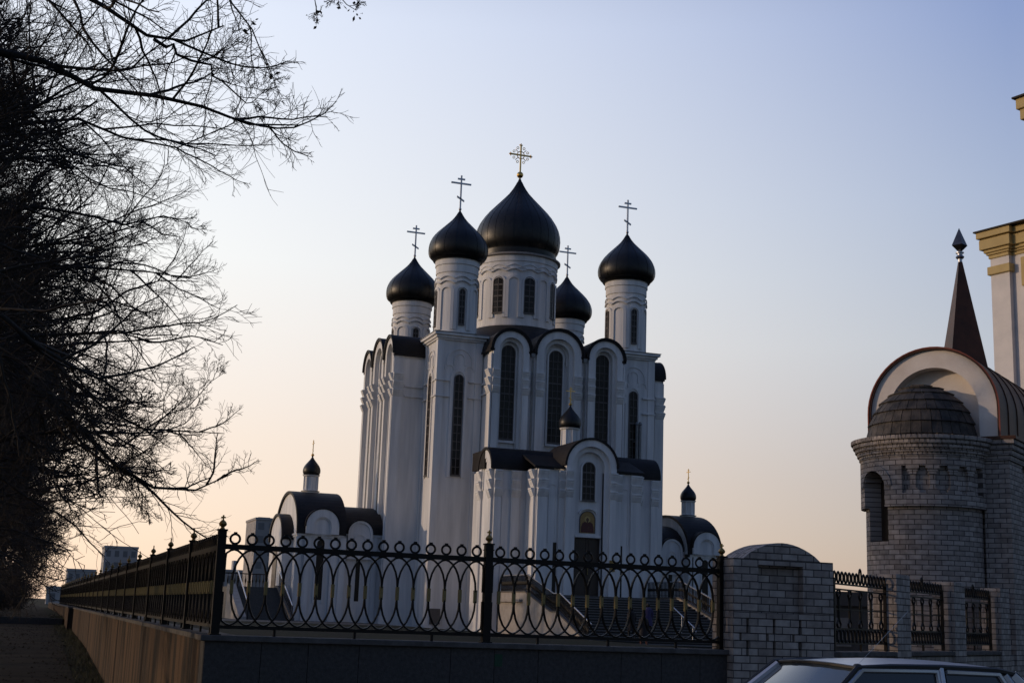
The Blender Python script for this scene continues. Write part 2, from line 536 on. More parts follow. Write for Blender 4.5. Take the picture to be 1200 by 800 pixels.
def scroll_mb(n_side=4):
    m = MB()
    zm, hh = 0.49, 0.385
    x0 = 0.0935
    w = 2.85
    for k in range(N_RING):
        xc = x0 + k * PITCHR
        for sgn in (1, -1):
            pts = []
            for i in range(13):
                t = PI * i / 12
                x = xc - PITCHR * math.copysign(abs(math.cos(t)) ** 1.15, math.cos(t))
                x = min(max(x, 0.008), w - 0.008)
                z = zm + sgn * (0.05 + (hh - 0.05) * math.sin(t) ** 0.92)
                pts.append((x, 0.006 * (1 if k % 2 else -1), z))
            k0 = len(m.v); m.tube(pts, 0.0115, n_side)
            m.v[k0:] = [(p[0], pts[0][1] + (p[1] - pts[0][1]) * 2.1, p[2]) for p in m.v[k0:]]
    return m, zm, x0


def ring_mb(xs):
    m = MB()
    for x in xs:
        m.tube([(x + 0.05 * math.cos(2 * PI * i / 16), 0, 0.928 + 0.056 + 0.05 * math.sin(2 * PI * i / 16)) for i in range(16)], 0.0125, 6, True)
        m.box(x - 0.017, x + 0.017, -0.012, 0.012, 1.036, 1.056)
        m.box(x - 0.012, x + 0.012, -0.01, 0.01, 0.9275, 0.936)
    return m


def sleeve_mb(xs, zm):
    m = MB()
    for x in xs:
        m.box(x - 0.016, x + 0.016, -0.02, 0.02, zm - 0.07, zm + 0.07)
    return m


fr = empty("iron_fence", (1.83, 14.23, ZB))
tag(fr, "black wrought iron fence with gold sleeves on the dark front wall", "fence")
pm, fm = fence_post_meshes()
for k in range(3):
    if k == 0:
        post0 = pm.build("post", IRON, fr); fin0 = fm.build("finial", FGOLD, post0, smooth=True)
        post = post0
    else:
        post = copy_tree(post0, fr)
    post.location = ((0, 2.94, 5.855)[k], 0, 0)
sm, zm, x0 = scroll_mb(6)
for k in range(2):
    pn = rail_mb().build("fence_panel", IRON, fr, loc=((0.045, 2.983)[k], 0, 0))
    if k == 0:
        sc0 = sm.build("scrollwork", IRON, pn, smooth=True); sc = sc0
        r0 = ring_mb([0]).build("ring", IRON, pn, smooth=True); r0.location = (x0, 0, 0)
        s0 = sleeve_mb([0], zm).build("gold_sleeve", BRASS, pn); s0.location = (x0, 0, 0)
        start = 1
    else:
        sc = sc0.copy(); COL.objects.link(sc); sc.parent = pn
        start = 0
    for i in range(start, N_RING):
        for src in (r0, s0):
            c = src.copy(); COL.objects.link(c); c.parent = pn; c.location = (x0 + i * PITCHR, 0, 0)

fs = empty("iron_fence", (1.86, 14.23, ZB), PI / 2)
tag(fs, "long black iron fence receding beside the dirt path on the left", "fence")
fp0 = None
xs = [x0 + i * PITCHR for i in range(N_RING)]
for k in range(26):
    off = 0.0 if k < 15 else 0.0
    if fp0 is None:
        post = post0.copy(); COL.objects.link(post); post.parent = fs
        fn = fin0.copy(); COL.objects.link(fn); fn.parent = post
        fp0 = rail_mb().build("fence_panel", IRON, fs); pn = fp0
        scroll_mb(4)[0].build("scrollwork", IRON, fp0)
        tag(ring_mb(xs).build("ring_row", IRON, fp0), kind="stuff")
        tag(sleeve_mb(xs, zm).build("gold_sleeve_row", BRASS, fp0), kind="stuff")
        fpost0 = post
    else:
        post = copy_tree(fpost0, fs); pn = copy_tree(fp0, fs)
    if k == 25:
        near = [c for c in kids(fs) if c.name.startswith("fence_panel") and c.location.x < 8]
        for q_ in near + ([pn] if False else []):
            for ch in kids(q_):
                if ch.name.startswith(("ring_row", "gold_sleeve_row")): bpy.data.objects.remove(ch)
            for i in range(N_RING):
                for src in (r0, s0):
                    c = src.copy(); COL.objects.link(c); c.parent = q_; c.location = (x0 + i * PITCHR, 0, 0)
    post.location = (2.92 * (k + 1), 0, 0)
    pn.location = (2.92 * k + 0.045, 0, 0)

# ------------------------------------------------------------------ brick gate pillar
bp = empty("brick_pillar", (7.69, 13.95, -0.4))
tag(bp, "white brick gate pillar with rounded top at the end of the fence", "pillar")
mpf = lambda x, z, d: (x, -d, z)
mb = MB()
W_, D_ = 1.345, 0.52
cx_ = 0.65
mb.box(0, W_, 0.11, D_, 0, 2.80)                                  # core
mb.fbox(mpf, 0.0, W_, 0, 1.69, -0.11, 0.0)                        # base
for k, (za, zb2) in enumerate(((1.691, 1.86), (1.861, 1.944), (1.945, 2.113))):       # pattern of open vertical joints
    cuts = (0.17, 0.52, 0.87) if k != 1 else (0.08, 0.43, 0.78)
    xa = 0.0
    for c in cuts:
        mb.fbox(mpf, xa, c, za, zb2, -0.11, 0.0); xa = c + (0.035 if k != 1 else 0.03)
    mb.fbox(mpf, xa, W_, za, zb2, -0.11, 0.0)
mb.fbox(mpf, 0.0, W_, 2.114, 2.18, -0.11, 0.0)
mb.fbox(mpf, 0.0, 0.33, 2.181, 2.80, -0.11, 0.0).fbox(mpf, 0.93, W_, 2.181, 2.80, -0.11, 0.0)
mb.fbox(mpf, 0.33, 0.93, 2.73, 2.80, -0.11, 0.0)
arc = [(cx_ - 0.52 + 1.04 * i / 14, 2.80 + 0.2 * math.sin(PI * i / 14) ** 0.8) for i in range(15)]
mb.prism(mpf, arc, -D_, 0.0)
mb.build("body", BRICK, bp, uv=True, bevel=0.004)
# ------------------------------------------------------------------ brick wall and grilles
ANG_W = math.atan2(WDIR.y, WDIR.x)
bw = empty("brick_wall", (WORG.x, WORG.y, -0.4), ANG_W)
tag(bw, "low brick wall with square piers between iron grilles", "wall")
MB().box(-0.4, 8.0, -0.11, 0.11, 0, 1.70).build("body", BRICK, bw, uv=True)
MB().box(-0.1, 7.4, -0.15, 0.15, 1.703, 1.76).build("coping", COPING, bw, bevel=0.006)
for s0_ in (1.90, 4.48, 7.06):
    MB().box(s0_, s0_ + 0.55, -0.16, 0.16, 0, 2.76).build("pier", BRICK, bw, uv=True, bevel=0.004)


def grille(L):
    fr_ = MB()
    for z in (0.09, 0.265, 0.735, 0.80):
        fr_.box(0, L, -0.012, 0.012, z - 0.010, z + 0.010)
    fr_.box(0, L, -0.008, 0.008, 0.49, 0.505)
    for x in (0.02, L - 0.02): fr_.box(x - 0.02, x + 0.02, -0.02, 0.02, -0.002, 0.87)
    fr_.box(L / 2 - 0.014, L / 2 + 0.014, -0.012, 0.012, -0.002, 0.09)
    top = MB(); bot = MB()
    n = 15
    for i in range(n):
        x = 0.06 + (L - 0.12) * i / (n - 1)
        big = 1.45 if i == n // 2 else 1.0
        pts = [(x + 0.042 * math.cos(2 * PI * k / 12), 0, 0.81 + 0.07 * big + 0.068 * big * math.sin(2 * PI * k / 12)) for k in range(12)]
        top.tube(pts, 0.012, 5, True)
        pts = [(x + 0.05 * math.cos(2 * PI * k / 12), 0, 0.178 + 0.082 * math.sin(2 * PI * k / 12)) for k in range(12)]
        bot.tube(pts, 0.0125, 5, True)
    bars = []
    for i in range(5):
        x = L * (i + 0.5) / 5
        b = MB()
        for s in (-1, 1):
            pts = []
            for k in range(17):
                z = 0.265 + 0.47 * k / 16
                f = k / 16
                bulge = 0.05 * (math.sin(PI * min(f / 0.22, 1)) if f < 0.22 else (math.sin(PI * min((1 - f) / 0.22, 1)) if f > 0.78 else 0)) + 0.011
                pts.append((x + s * bulge, 0, z))
            b.tube(pts, 0.0135, 5)
        b.box(x - 0.02, x + 0.02, -0.012, 0.012, 0.48, 0.515)
        bars.append(b)
    return fr_, top, bot, bars


g0 = None
labs = ["black iron grille with oval frieze next to the rounded brick pillar", "middle black iron grille between two square brick piers",
        "farthest black iron grille, beside the round brick tower"]
for k, a in enumerate((0.02, 2.52, 5.1)):
    L = 1.9
    loc = (WORG.x + WDIR.x * a, WORG.y + WDIR.y * a, 1.365)
    if g0 is None:
        g0 = empty("iron_grille", loc, ANG_W)
        f_, t_, b_, bars = grille(L)
        f_.build("frame", IRON, g0); t_.build("top_oval_row", IRON, g0); b_.build("bottom_oval_row", IRON, g0)
        for b in bars: b.build("bar", IRON, g0)
        g = g0
    else:
        g = copy_tree(g0); g.location = loc
    tag(g, labs[k], "grille", "iron grilles in the brick wall")

# ------------------------------------------------------------------ brick gatehouse with apse, barrel roof and spire
gh = empty("brick_gatehouse", (WORG.x + WDIR.x * 8 + NDIR.x * -1.11, WORG.y + WDIR.y * 8 + NDIR.y * -1.11, -0.4), ANG_W)
# local: x = s - 8 (away along the wall), y = -(t + 1.2); apse bulges to -x, street side is -y
tag(gh, "small brick gatehouse with round apse, brown barrel roof and pointed spire", "building")
GZ = 0.4
mb = MB()
mb.box(0.14, 9.0, -1.16, 1.08, 0, 4.95 + GZ)
mb.build("walls", BRICK2, gh, uv=True)
for y0, y1 in ((-1.26, -0.82), (0.7, 1.1)):
    MB().box(0.0, 0.9, y0, y1, 0, 4.55 + GZ).build("corner_pilaster", BRICK2, gh, uv=True)
cn = MB()
for i, (z, e) in enumerate(((4.56, 0.03), (4.65, 0.06), (4.74, 0.09), (4.83, 0.12))):
    cn.box(0.0 - e, 9.0, -1.26 - e, 1.1, z + GZ, z + 0.08 + GZ)
cn.build("brick_cornice", BRICK2, gh, uv=True)
MB().box(-0.14, 9.1, -1.42, 1.1, 4.915 + GZ, 4.97 + GZ).build("eave", COPPER, gh)
win = MB()
for x in (1.6, 3.6, 5.6):
    win.archfill(lambda a, z, d: (a, -1.16 - d, z), x, 2.6 + GZ, 4.0 + GZ, 0.22, 0.0, 0.012)
win.build("side_window", GLASS, gh)
# apse
RA = 1.0
AY = 0.22                                                       # the apse sits a little off the gable's middle
mapc = lambda rad: (lambda a, z, d: (-(rad + d) * math.cos(a / rad), (rad + d) * math.sin(a / rad), z))   # a = arc length from the middle (-x)
ap = MB()
A0, A1 = PI / 2, 3 * PI / 2
lower = []
W0, W1 = 0.35, 0.87                                             # the window opening, as angles from the apse middle
ap2 = MB()
# upper wall: the window side stands proud down to 3.7, the arcade is recessed
mU = mapc(RA + 0.085)
up_ = MB()
def cyl_panel(mb, r0, r1, z0, z1, a0, a1, n=10):
    p = []
    for r in (r0, r1):
        for i in range(n + 1):
            a = a0 + (a1 - a0) * i / n
            for z in (z0, z1): p.append((-r * math.cos(a), r * math.sin(a), z))
    k = 2 * (n + 1); f = []
    for i in range(n):
        b = 2 * i
        f += [(b, b + 2, b + 3, b + 1), (k + b, k + b + 1, k + b + 3, k + b + 2), (b, k + b, k + b + 2, b + 2), (b + 1, b + 3, k + b + 3, k + b + 1)]
    f += [(0, 1, k + 1, k), (2 * n, k + 2 * n, k + 2 * n + 1, 2 * n + 1)]
    mb.add(p, f)
    return mb
# angle a: 0 = apse middle (-x), positive towards +y (left in the picture), negative towards the street
wa = 0.78
whalf = 0.21
H2 = PI / 2
T_ = 0.24                                                       # wall thickness
cyl_panel(ap, RA - T_, RA, 0, 3.12 + GZ, -H2, H2, 48)
cyl_panel(ap, RA - T_, RA, 3.12 + GZ, 3.71 + GZ, -H2, W0, 30)
cyl_panel(ap, RA - T_, RA, 3.12 + GZ, 3.71 + GZ, W1, H2, 12)
ap.build("apse", BRICK2, gh, uv=(0, 0, RA), loc=(0, AY, 0))
RU = RA + 0.085
ARC_L, ARC_R = 0.04, -1.42                                      # ends of the blind arcade
cyl_panel(ap2, RA - T_, RU, 3.71 + GZ, 3.93 + GZ, -H2, W0, 36)
cyl_panel(ap2, RA - T_, RU, 3.71 + GZ, 4.06 + GZ, W1, H2, 8)
cyl_panel(ap2, RA - T_, RU, 3.93 + GZ, 4.40 + GZ, -H2, ARC_R, 4)
cyl_panel(ap2, RA - T_, RU, 3.93 + GZ, 4.06 + GZ, ARC_L, W0, 6)
cyl_panel(ap2, RA - T_, RA - 0.005, 3.93 + GZ, 4.40 + GZ, ARC_R, ARC_L, 26)
cyl_panel(ap2, RA - T_, RU, 4.06 + GZ, 4.40 + GZ, ARC_L, W0, 6)
cyl_panel(ap2, RA - T_, RU, 4.06 + GZ, 4.40 + GZ, W1, H2, 8)
nA = 14
for i in range(nA):                                             # wall above the round head of the window
    f = (i + 0.5) / nA * 2 - 1
    zt = 4.06 + 0.28 * math.sqrt(1 - f * f)
    cyl_panel(ap2, RA - T_, RU, zt + GZ, 4.40 + GZ, W0 + (W1 - W0) * i / nA, W0 + (W1 - W0) * (i + 1) / nA, 1)
cyl_panel(ap2, RA - T_, RU, 4.40 + GZ, 4.56 + GZ, -H2, H2, 44)
ap2.build("apse_band", BRICK2, gh, uv=(0, 0, RA), loc=(0, AY, 0))
for a in (-0.13, -0.44, -0.77, -1.12):
    co = MB()
    def ring_seg(z0, z1, hw_, pr):
        cyl_panel(co, RA - 0.01, RA + pr, z0 + GZ, z1 + GZ, a - hw_, a + hw_, 2)
    ring_seg(3.931, 3.985, 0.10, 0.075); ring_seg(3.986, 4.02, 0.07, 0.06)
    ring_seg(4.021, 4.25, 0.045, 0.045); ring_seg(4.251, 4.30, 0.06, 0.06); ring_seg(4.301, 4.35, 0.08, 0.07); ring_seg(4.351, 4.399, 0.105, 0.08)
    co.build("colonnette", BRICK2, gh, uv=(0, 0, RA), loc=(0, AY, 0))
aw = MB()
cyl_panel(aw, RA - T_ + 0.002, RA - T_ + 0.03, 3.125 + GZ, 4.36 + GZ, W0 + 0.003, W1 - 0.003, 6)
aw.build("apse_window", GLASS, gh, loc=(0, AY, 0))
am = (W0 + W1) / 2
wm = lambda a, z, d: (-(RU + d) * math.cos(am + a / RA), (RU + d) * math.sin(am + a / RA), z)
sr2 = MB().ring(wm, 0, 4.06 + GZ, 4.06 + GZ, 0.40, 0.28, 0.0, 0.02, 16)
sr2.build("window_arch", BRICK2, gh, uv=True, loc=(0, AY, 0))
tc_ = MB()
for i in range(5):
    z = 4.56 + 0.072 * i; r = RA + 0.10 + 0.035 * i
    n = 44
    tc_.lathe([(RA - 0.2, z + GZ), (r, z + GZ), (r, z + 0.05 + GZ), (RA - 0.2, z + 0.051 + GZ)], 44, (0, 0), False, A0, A1)
    for j in range(0, n):
        a = -PI / 2 + PI * (j + 0.5 * (i % 2)) / n
        cyl_panel(tc_, r - 0.02, r + 0.006, z + 0.012 + GZ, z + 0.066 + GZ, a, a + PI / n * 0.8, 1)
tc_.build("apse_cornice", BRICK2, gh, uv=(0, 0, RA), loc=(0, AY, 0))
dm = MB()
rng = random.Random(4)
RD = 0.94
for j in range(7):
    e0, e1 = R(2 + j * 12.6), R(2 + (j + 1) * 12.6)
    n = max(3, int(18 * math.cos(e0)))
    for i in range(n):
        a0_ = -PI / 2 + PI * i / n; a1_ = -PI / 2 + PI * (i + 1) / n - 0.012
        lift = rng.uniform(0, 0.012)
        q = []
        for (e, a, dr) in ((e0, a0_, 0.03), (e0, a1_, 0.03), (e1, a1_, 0.0), (e1, a0_, 0.0)):
            for r in (RD - 0.02, RD + dr + lift):
                q.append((-r * math.cos(e) * math.cos(a), r * math.cos(e) * math.sin(a), 4.94 + GZ + 1.06 * r * math.sin(e)))
        dm.add(q, [(0, 2, 4, 6), (1, 7, 5, 3), (0, 1, 3, 2), (2, 3, 5, 4), (4, 5, 7, 6), (6, 7, 1, 0)])
dm.build("half_dome", SHINGLE, gh, loc=(0, AY, 0))
# gable and barrel roof (axis x)
mg = lambda a, z, d: (-d, -a, z)
PLASTER = mat("cream_gable_plaster", (0.78, 0.72, 0.66), 0.85, (0.68, 0.61, 0.55), scale=2.5, bump=0.2, bscale=25)
gb = MB().ring(mg, 0, 4.975 + GZ, 5.46 + GZ, 1.12, 0.80, -0.3, 0.06, 28)
gb.archfill(mg, 0, 4.975 + GZ, 5.46 + GZ, 0.805, -0.35, -0.22, 24)
gb.build("gable", PLASTER, gh)
br_ = MB().ring(mg, 0, 4.973 + GZ, 5.46 + GZ, 1.165, 1.122, -9.0, 0.12, 28)
for k in range(14):
    x = -0.45 - k * 0.62
    br_.ring(mg, 0, 4.98 + GZ, 5.46 + GZ, 1.183, 1.16, x - 0.015, x + 0.015, 28)
br_.build("barrel_roof", COPPER, gh)
MB().ring(mg, 0, 4.972 + GZ, 5.46 + GZ, 1.172, 1.15, 0.115, 0.135, 28).build("roof_edge", mat("rusty_red_edge", (0.28, 0.06, 0.03), 0.6), gh)
sp = MB()
sb = 0.395
sp.add([(2.3 - sb, -sb, 6.35 + GZ), (2.3 + sb, -sb, 6.35 + GZ), (2.3 + sb, sb, 6.35 + GZ), (2.3 - sb, sb, 6.35 + GZ),
        (2.27, -0.035, 8.80 + GZ), (2.33, -0.035, 8.80 + GZ), (2.33, 0.035, 8.80 + GZ), (2.27, 0.035, 8.80 + GZ)],
       [(3, 2, 1, 0), (4, 5, 6, 7), (0, 1, 5, 4), (1, 2, 6, 5), (2, 3, 7, 6), (3, 0, 4, 7)])
SC, SA = (2.3, 0.09), R(33)
rot_ = lambda p: (SC[0] + (p[0] - 2.3) * math.cos(SA) - p[1] * math.sin(SA), SC[1] + (p[0] - 2.3) * math.sin(SA) + p[1] * math.cos(SA), p[2])
sp.v = [rot_(p) for p in sp.v]
spo = sp.build("spire", COPPER, gh)
fi = MB().lathe([(0.04, 8.80), (0.04, 8.86), (0.065, 8.87), (0.085, 8.90), (0.065, 8.93), (0.05, 8.94), (0.05, 8.97), (0.08, 8.98), (0.08, 9.0), (0.04, 9.01)], 14, (2.3, 0))
fi.v = [(x, y + 0.09, z + GZ) for x, y, z in fi.v]
fi.build("finial_collar", SILVER, spo, smooth=True)
di = MB().lathe([(0.02, 9.0), (0.155, 9.14), (0.002, 9.50)], 4, (2.3, 0))
di.v = [rot_((x, y, z + GZ)) for x, y, z in di.v]
di.build("finial_point", mat("dark_steel_sheet", (0.09, 0.09, 0.1), 0.3, (0.06, 0.06, 0.07), scale=6, metal=0.9), spo)

# ------------------------------------------------------------------ yellow and white bell tower
bt = empty("bell_tower", (27.2, 32.88, -0.3))
tag(bt, "white bell tower with ochre yellow cornices at the right edge", "tower")
dx, dy = -0.23371526, 0.97086414
bt.rotation_euler = (0, 0, math.atan2(dy, dx))      # local x = far-left along the face, y = outwards?
# local +x runs along the visible face to its left end; outward normal is local +y
WALLW = mat("white_tower_plaster", (0.66, 0.63, 0.62), 0.85, (0.56, 0.54, 0.54), scale=1.5, bump=0.1, bscale=30)
mo = lambda x, z, d: (x, d, z)
Z3 = 0.3
mb = MB().box(-7.4, 0.0, -7.2, -0.12, 0, 13.2 + Z3)
mb.build("shaft", WALLW, bt)
for x0_, x1_ in ((-0.62, 0.05), (-7.45, -6.78)):
    MB().box(x0_, x1_, -0.8, 0.05, 0, 13.1 + Z3).build("corner_pilaster", WALLW, bt)
def cornice(mb, x0, x1, y0, y1, steps):
    for z0, z1, e in steps:
        mb.box(x0 - e, x1 + e, y0 - e, y1 + e, z0 + Z3, z1 + Z3)
STEPS = [(13.02, 13.13, 0.04), (13.132, 13.2, 0.09), (13.202, 13.3, 0.14), (13.302, 13.62, 0.23), (13.622, 13.66, 0.18), (13.662, 13.86, 0.29)]
cm = MB()
cornice(cm, -7.45, -0.05, -7.25, -0.12, STEPS)
cm.build("cornice", YELLOW, bt, bevel=0.012)
cm = MB()
cornice(cm, -0.60, 0.05, -0.8, 0.05, [(a + 0.001, b - 0.001, e + 0.003) for a, b, e in STEPS])
cm.build("pilaster_cornice", YELLOW, bt, bevel=0.012)
MB().box(-8.0, 0.40, -7.8, 0.40, 13.865 + Z3, 13.91 + Z3).build("cornice_roof", ROOF, bt)
MB().box(-0.69, 0.13, -0.85, 0.13, 12.5 + Z3, 12.76 + Z3).build("pilaster_band", YELLOW, bt, bevel=0.015)
MB().box(-6.3, -0.95, -0.119, -0.05, 12.0 + Z3, 12.9 + Z3).build("frieze_panel", YELLOW, bt, bevel=0.015)
MB().box(-5.4, -1.35, -0.118, -0.03, 9.4 + Z3, 9.75 + Z3).build("sill_band", YELLOW, bt, bevel=0.015)
MB().box(-5.75, -0.85, -6.0, -1.0, 13.75 + Z3, 17.4 + Z3).build("upper_shaft", WALLW, bt)
cm = MB()
cornice(cm, -5.75, -0.85, -6.0, -1.0, [(17.2, 17.35, 0.05), (17.35, 17.6, 0.12), (17.602, 17.95, 0.22), (17.952, 18.3, 0.3)])
cm.build("upper_cornice", YELLOW, bt, bevel=0.015)
MB().box(-6.1, -0.48, -6.4, -0.6, 18.302 + Z3, 18.36 + Z3).build("upper_roof", ROOF, bt)
MB().lathe([(2.3, 18.36 + Z3), (2.2, 19.2 + Z3), (1.4, 20.6 + Z3), (0.2, 21.6 + Z3), (0.05, 23 + Z3)], 24, (-3.7, -3.55)).build("cap_dome", ROOF, bt, smooth=True)

# ------------------------------------------------------------------ cathedral
CZ = 0.0
ca = empty("cathedral", (32.8, 93.7, 0.0))
tag(ca, "large white cathedral with black onion domes and round arched gables", "church")


def window_mb(mp, cx, zb, zs, r, d, nx=2, nz=8):
    """glass and bars of a tall arched window"""
    g_ = MB().archfill(mp, cx, zb, zs, r, d, d + 0.03)
    b_ = MB()
    b_.ring(mp, cx, zb, zs, r, r - 0.06, d + 0.03, d + 0.08, 14)
    b_.fbox(mp, cx - r + 0.001, cx + r - 0.001, zb - 0.06, zb + 0.05, d + 0.03, d + 0.12)
    for i in range(1, nx):
        x = cx - r + 2 * r * i / nx
        b_.fbox(mp, x - 0.025, x + 0.025, zb + 0.05, zs + math.sqrt(max(r * r - (x - cx) ** 2, 0)) - 0.06, d + 0.03, d + 0.06)
    for i in range(1, nz):
        z = zb + (zs - zb) * i / (nz - 0.5)
        w_ = 0.05 if i == nz // 2 or i == nz // 2 + 2 else 0.022
        b_.fbox(mp, cx - r + 0.06, cx + r - 0.06, z - w_, z + w_, d + 0.03, d + 0.065)
    return g_, b_


def add_window(mp, parent, cx, zb, zs, r, d, nx=2, nz=8):
    g_, b_ = window_mb(mp, cx, zb, zs, r, d, nx, nz)
    o = g_.build("window", GLASS, parent)
    # bars share the window's look as its own mesh on the same part level
    b_.build("window_bars", FRAME, parent)
    return o


def capital(parent, mp, x0, x1, ztop, h=1.5, d=0.0, k=3):
    m = MB(); cushion(m, mp, x0, x1, ztop, h, d, k)
    return m.build("capital", WHITE, parent)


def cushion(mb, mp, x0, x1, ztop, h=1.5, d=0.0, k=3):
    """stacked corbel capital on a pilaster"""
    n = k
    hh = h / n
    for i in range(n):
        zt = ztop - i * hh
        prof = [(d, zt), (d + 0.20, zt - 0.01), (d + 0.20, zt - hh * 0.18), (d + 0.16, zt - hh * 0.24), (d + 0.16, zt - hh * 0.34), (d + 0.03, zt - hh * 0.86), (d, zt - hh * 0.9)]
        a = [mp(x0 - 0.04, z, q) for q, z in prof]; b = [mp(x1 + 0.04, z, q) for q, z in prof]
        m = len(prof)
        mb.add(a + b, [tuple(range(m)), tuple(range(2 * m - 1, m - 1, -1))] + [(j, j + m, (j + 1) % m + m, (j + 1) % m) for j in range(m)])


def arm(L, sx, rz, inner=3.0):
    """one arm of the cross, local outward = -y"""
    mp = lambda x, z, d: (x * sx, -L - d, z)
    w = MB()
    HW = 4.85
    # core
    w.box(-HW * sx, HW * sx, -L + 0.8, -inner, -1.0, 19.0)
    bays = [(-3.5, 1.30, 0.86, 0.64, 19.35), (0.0, 1.66, 1.14, 0.86, 19.32), (3.5, 1.30, 0.86, 0.64, 19.35)]
    for cx, ro, r1, r2, zs in bays:
        w.ring(mp, cx, -1.0, zs, ro, r1, -0.8, 0.0, 20)
        w.ring(mp, cx, -1.0, zs, r1, r2, -0.8, -0.3, 20)
        w.archfill(mp, cx, 18.99, zs, r2 + 0.05, -1.2, -0.785, 16)
        w.archfill(mp, cx, 18.9, zs, ro - 0.03, -L + inner, -0.8, 16)
    # end strips and gaps between bays, slightly set back
    for a, b in ((-HW, -4.80), (4.80, HW), (-2.20, -1.66), (1.66, 2.20)):
        w.fbox(mp, a, b, -1.0, 19.2, -0.8, -0.22)
    # plinth
    w.fbox(mp, -HW - 0.1, HW + 0.1, -1.0, 1.3, -0.6, 0.12)
    # flank panels
    for s in (-1, 1):
        X = s * HW * sx
        for y0, y1, z0, z1 in ((-L + 0.02, -L + 0.75, -1, 19.0), (-L + 2.6, -L + 2.95, -1, 19.0)):
            w.box(min(X, X + s * 0.1), max(X, X + s * 0.1), y0, y1, z0, z1)
        w.box(min(X, X + s * 0.12), max(X, X + s * 0.12), -L + 0.9, -inner - 3.2, 17.0, 17.15)
        w.box(min(X, X + s * 0.12), max(X, X + s * 0.12), -L + 0.9, -inner - 3.2, 16.3, 16.42)
    o = w.build("church_arm", WHITE, ca, rz=rz)
    for cx, ro, r1, r2, zs in bays:
        for s in (-1, 1):
            xa, xb = sorted((cx + s * r1, cx + s * ro))
            capital(o, mp, xa, xb, 17.95, 1.7, 0.0, 3)
        MB().ring(mp, cx, zs - 0.6, zs, r2, r2 - 0.1, -0.79, -0.68, 18).build("inner_moulding", WHITE, o)
    for s in (-1, 1):
        capital(o, (lambda s: lambda x, z, d: (s * (HW * sx + 0.1 + d), x, z))(s), -L + 0.05, -L + 0.7, 17.95, 1.7, 0.0, 3)
    for cx, ro, r1, r2, zs in bays:
        wr = 0.52 / (sx ** 0.5)
        add_window(mp, o, cx, 13.3, zs - 0.08, wr if abs(cx) > 1 else wr + 0.0, -0.77, 3, 12)
        hm = MB().ring(mp, cx, 13.2, zs - 0.08, wr + 0.11, wr + 0.005, -0.79, -0.64, 16)
        hm.fbox(mp, cx - wr - 0.12, cx + wr + 0.12, 13.05, 13.2, -0.79, -0.6)
        hm.build("window_surround", WHITE, o)
    rf = MB()
    for cx, ro, r1, r2, zs in bays:
        rf.ring(mp, cx, zs, zs, ro + 0.2, ro + 0.002, -L + inner, 0.1, 20)
        rf.ring(mp, cx, zs, zs, ro + 0.22, ro + 0.12, 0.06, 0.14, 20)
    # valleys
    for a, b in ((-2.25, -1.62), (1.62, 2.25), (-5.05, -4.72), (4.72, 5.05)):
        rf.fbox(mp, a, b, 19.21, 19.36, -L + inner, 0.02)
    rf.build("roof", ROOF, o)
    for x in (-1.93, 1.93):
        dp = MB().tube([mp(x, 19.2, -0.05), mp(x, 0.5, -0.05)], 0.075, 8)
        dp.fbox(mp, x - 0.14, x + 0.14, 19.0, 19.25, -0.2, 0.06)
        dp.build("downpipe", PIPE, o)
    return o


arm(9.6, 1.0, 0.0)
arm(10.45, 0.92, -PI / 2)      # left
arm(10.45, 0.92, PI / 2)       # right
arm(9.6, 1.0, PI)              # back


def onion(mb, R_, z0, zt, r0, n=40, ribs=0):
    """onion dome: belly radius R_, from base z0 (radius r0) to the tip zt"""
    h = zt - z0
    key = [(r0 / R_, 0.0), (0.90, 0.035), (0.975, 0.10), (1.0, 0.20), (0.975, 0.30), (0.90, 0.40), (0.77, 0.50), (0.595, 0.60), (0.41, 0.70), (0.25, 0.79), (0.13, 0.88), (0.06, 0.95), (0.022, 1.0)]
    prof = []
    for i in range(len(key) - 1):
        p0 = key[max(i - 1, 0)]; p1 = key[i]; p2 = key[i + 1]; p3 = key[min(i + 2, len(key) - 1)]
        for t in (0, 0.33, 0.66):
            f = lambda a, b, c, d: 0.5 * (2 * b + (c - a) * t + (2 * a - 5 * b + 4 * c - d) * t * t + (3 * b - a - 3 * c + d) * t ** 3)
            prof.append((R_ * f(p0[0], p1[0], p2[0], p3[0]), z0 + h * f(p0[1], p1[1], p2[1], p3[1])))
    prof.append((R_ * key[-1][0], zt))
    mb.lathe(prof, n)
    if ribs:
        for k in range(ribs):
            a = 2 * PI * k / ribs
            mb.tube([((r + 0.005) * math.cos(a), (r + 0.005) * math.sin(a), z) for r, z in prof[3:-3:2]], 0.018, 4)
    return mb


def ortho_cross(zb, h, thick=0.05):
    m = MB()
    t = thick
    m.box(-t, t, -t, t, zb, zb + h)
    m.box(-0.30 * h, 0.30 * h, -t * .9, t * .9, zb + 0.74 * h, zb + 0.74 * h + 2 * t)
    m.box(-0.11 * h, 0.11 * h, -t * .9, t * .9, zb + 0.87 * h, zb + 0.87 * h + 2 * t)
    a = 0.11 * h
    m.add([(-a, y, zb + 0.34 * h + dz) for y in (-t, t) for dz in (0, 2 * t)] + [(a, y, zb + 0.22 * h + dz) for y in (-t, t) for dz in (0, 2 * t)],
          [(0, 1, 3, 2), (4, 6, 7, 5), (0, 4, 5, 1), (2, 3, 7, 6), (0, 2, 6, 4), (1, 5, 7, 3)])
    m.ball((0, 0, zb - 0.02), 0.11, 10, 8)
    return m


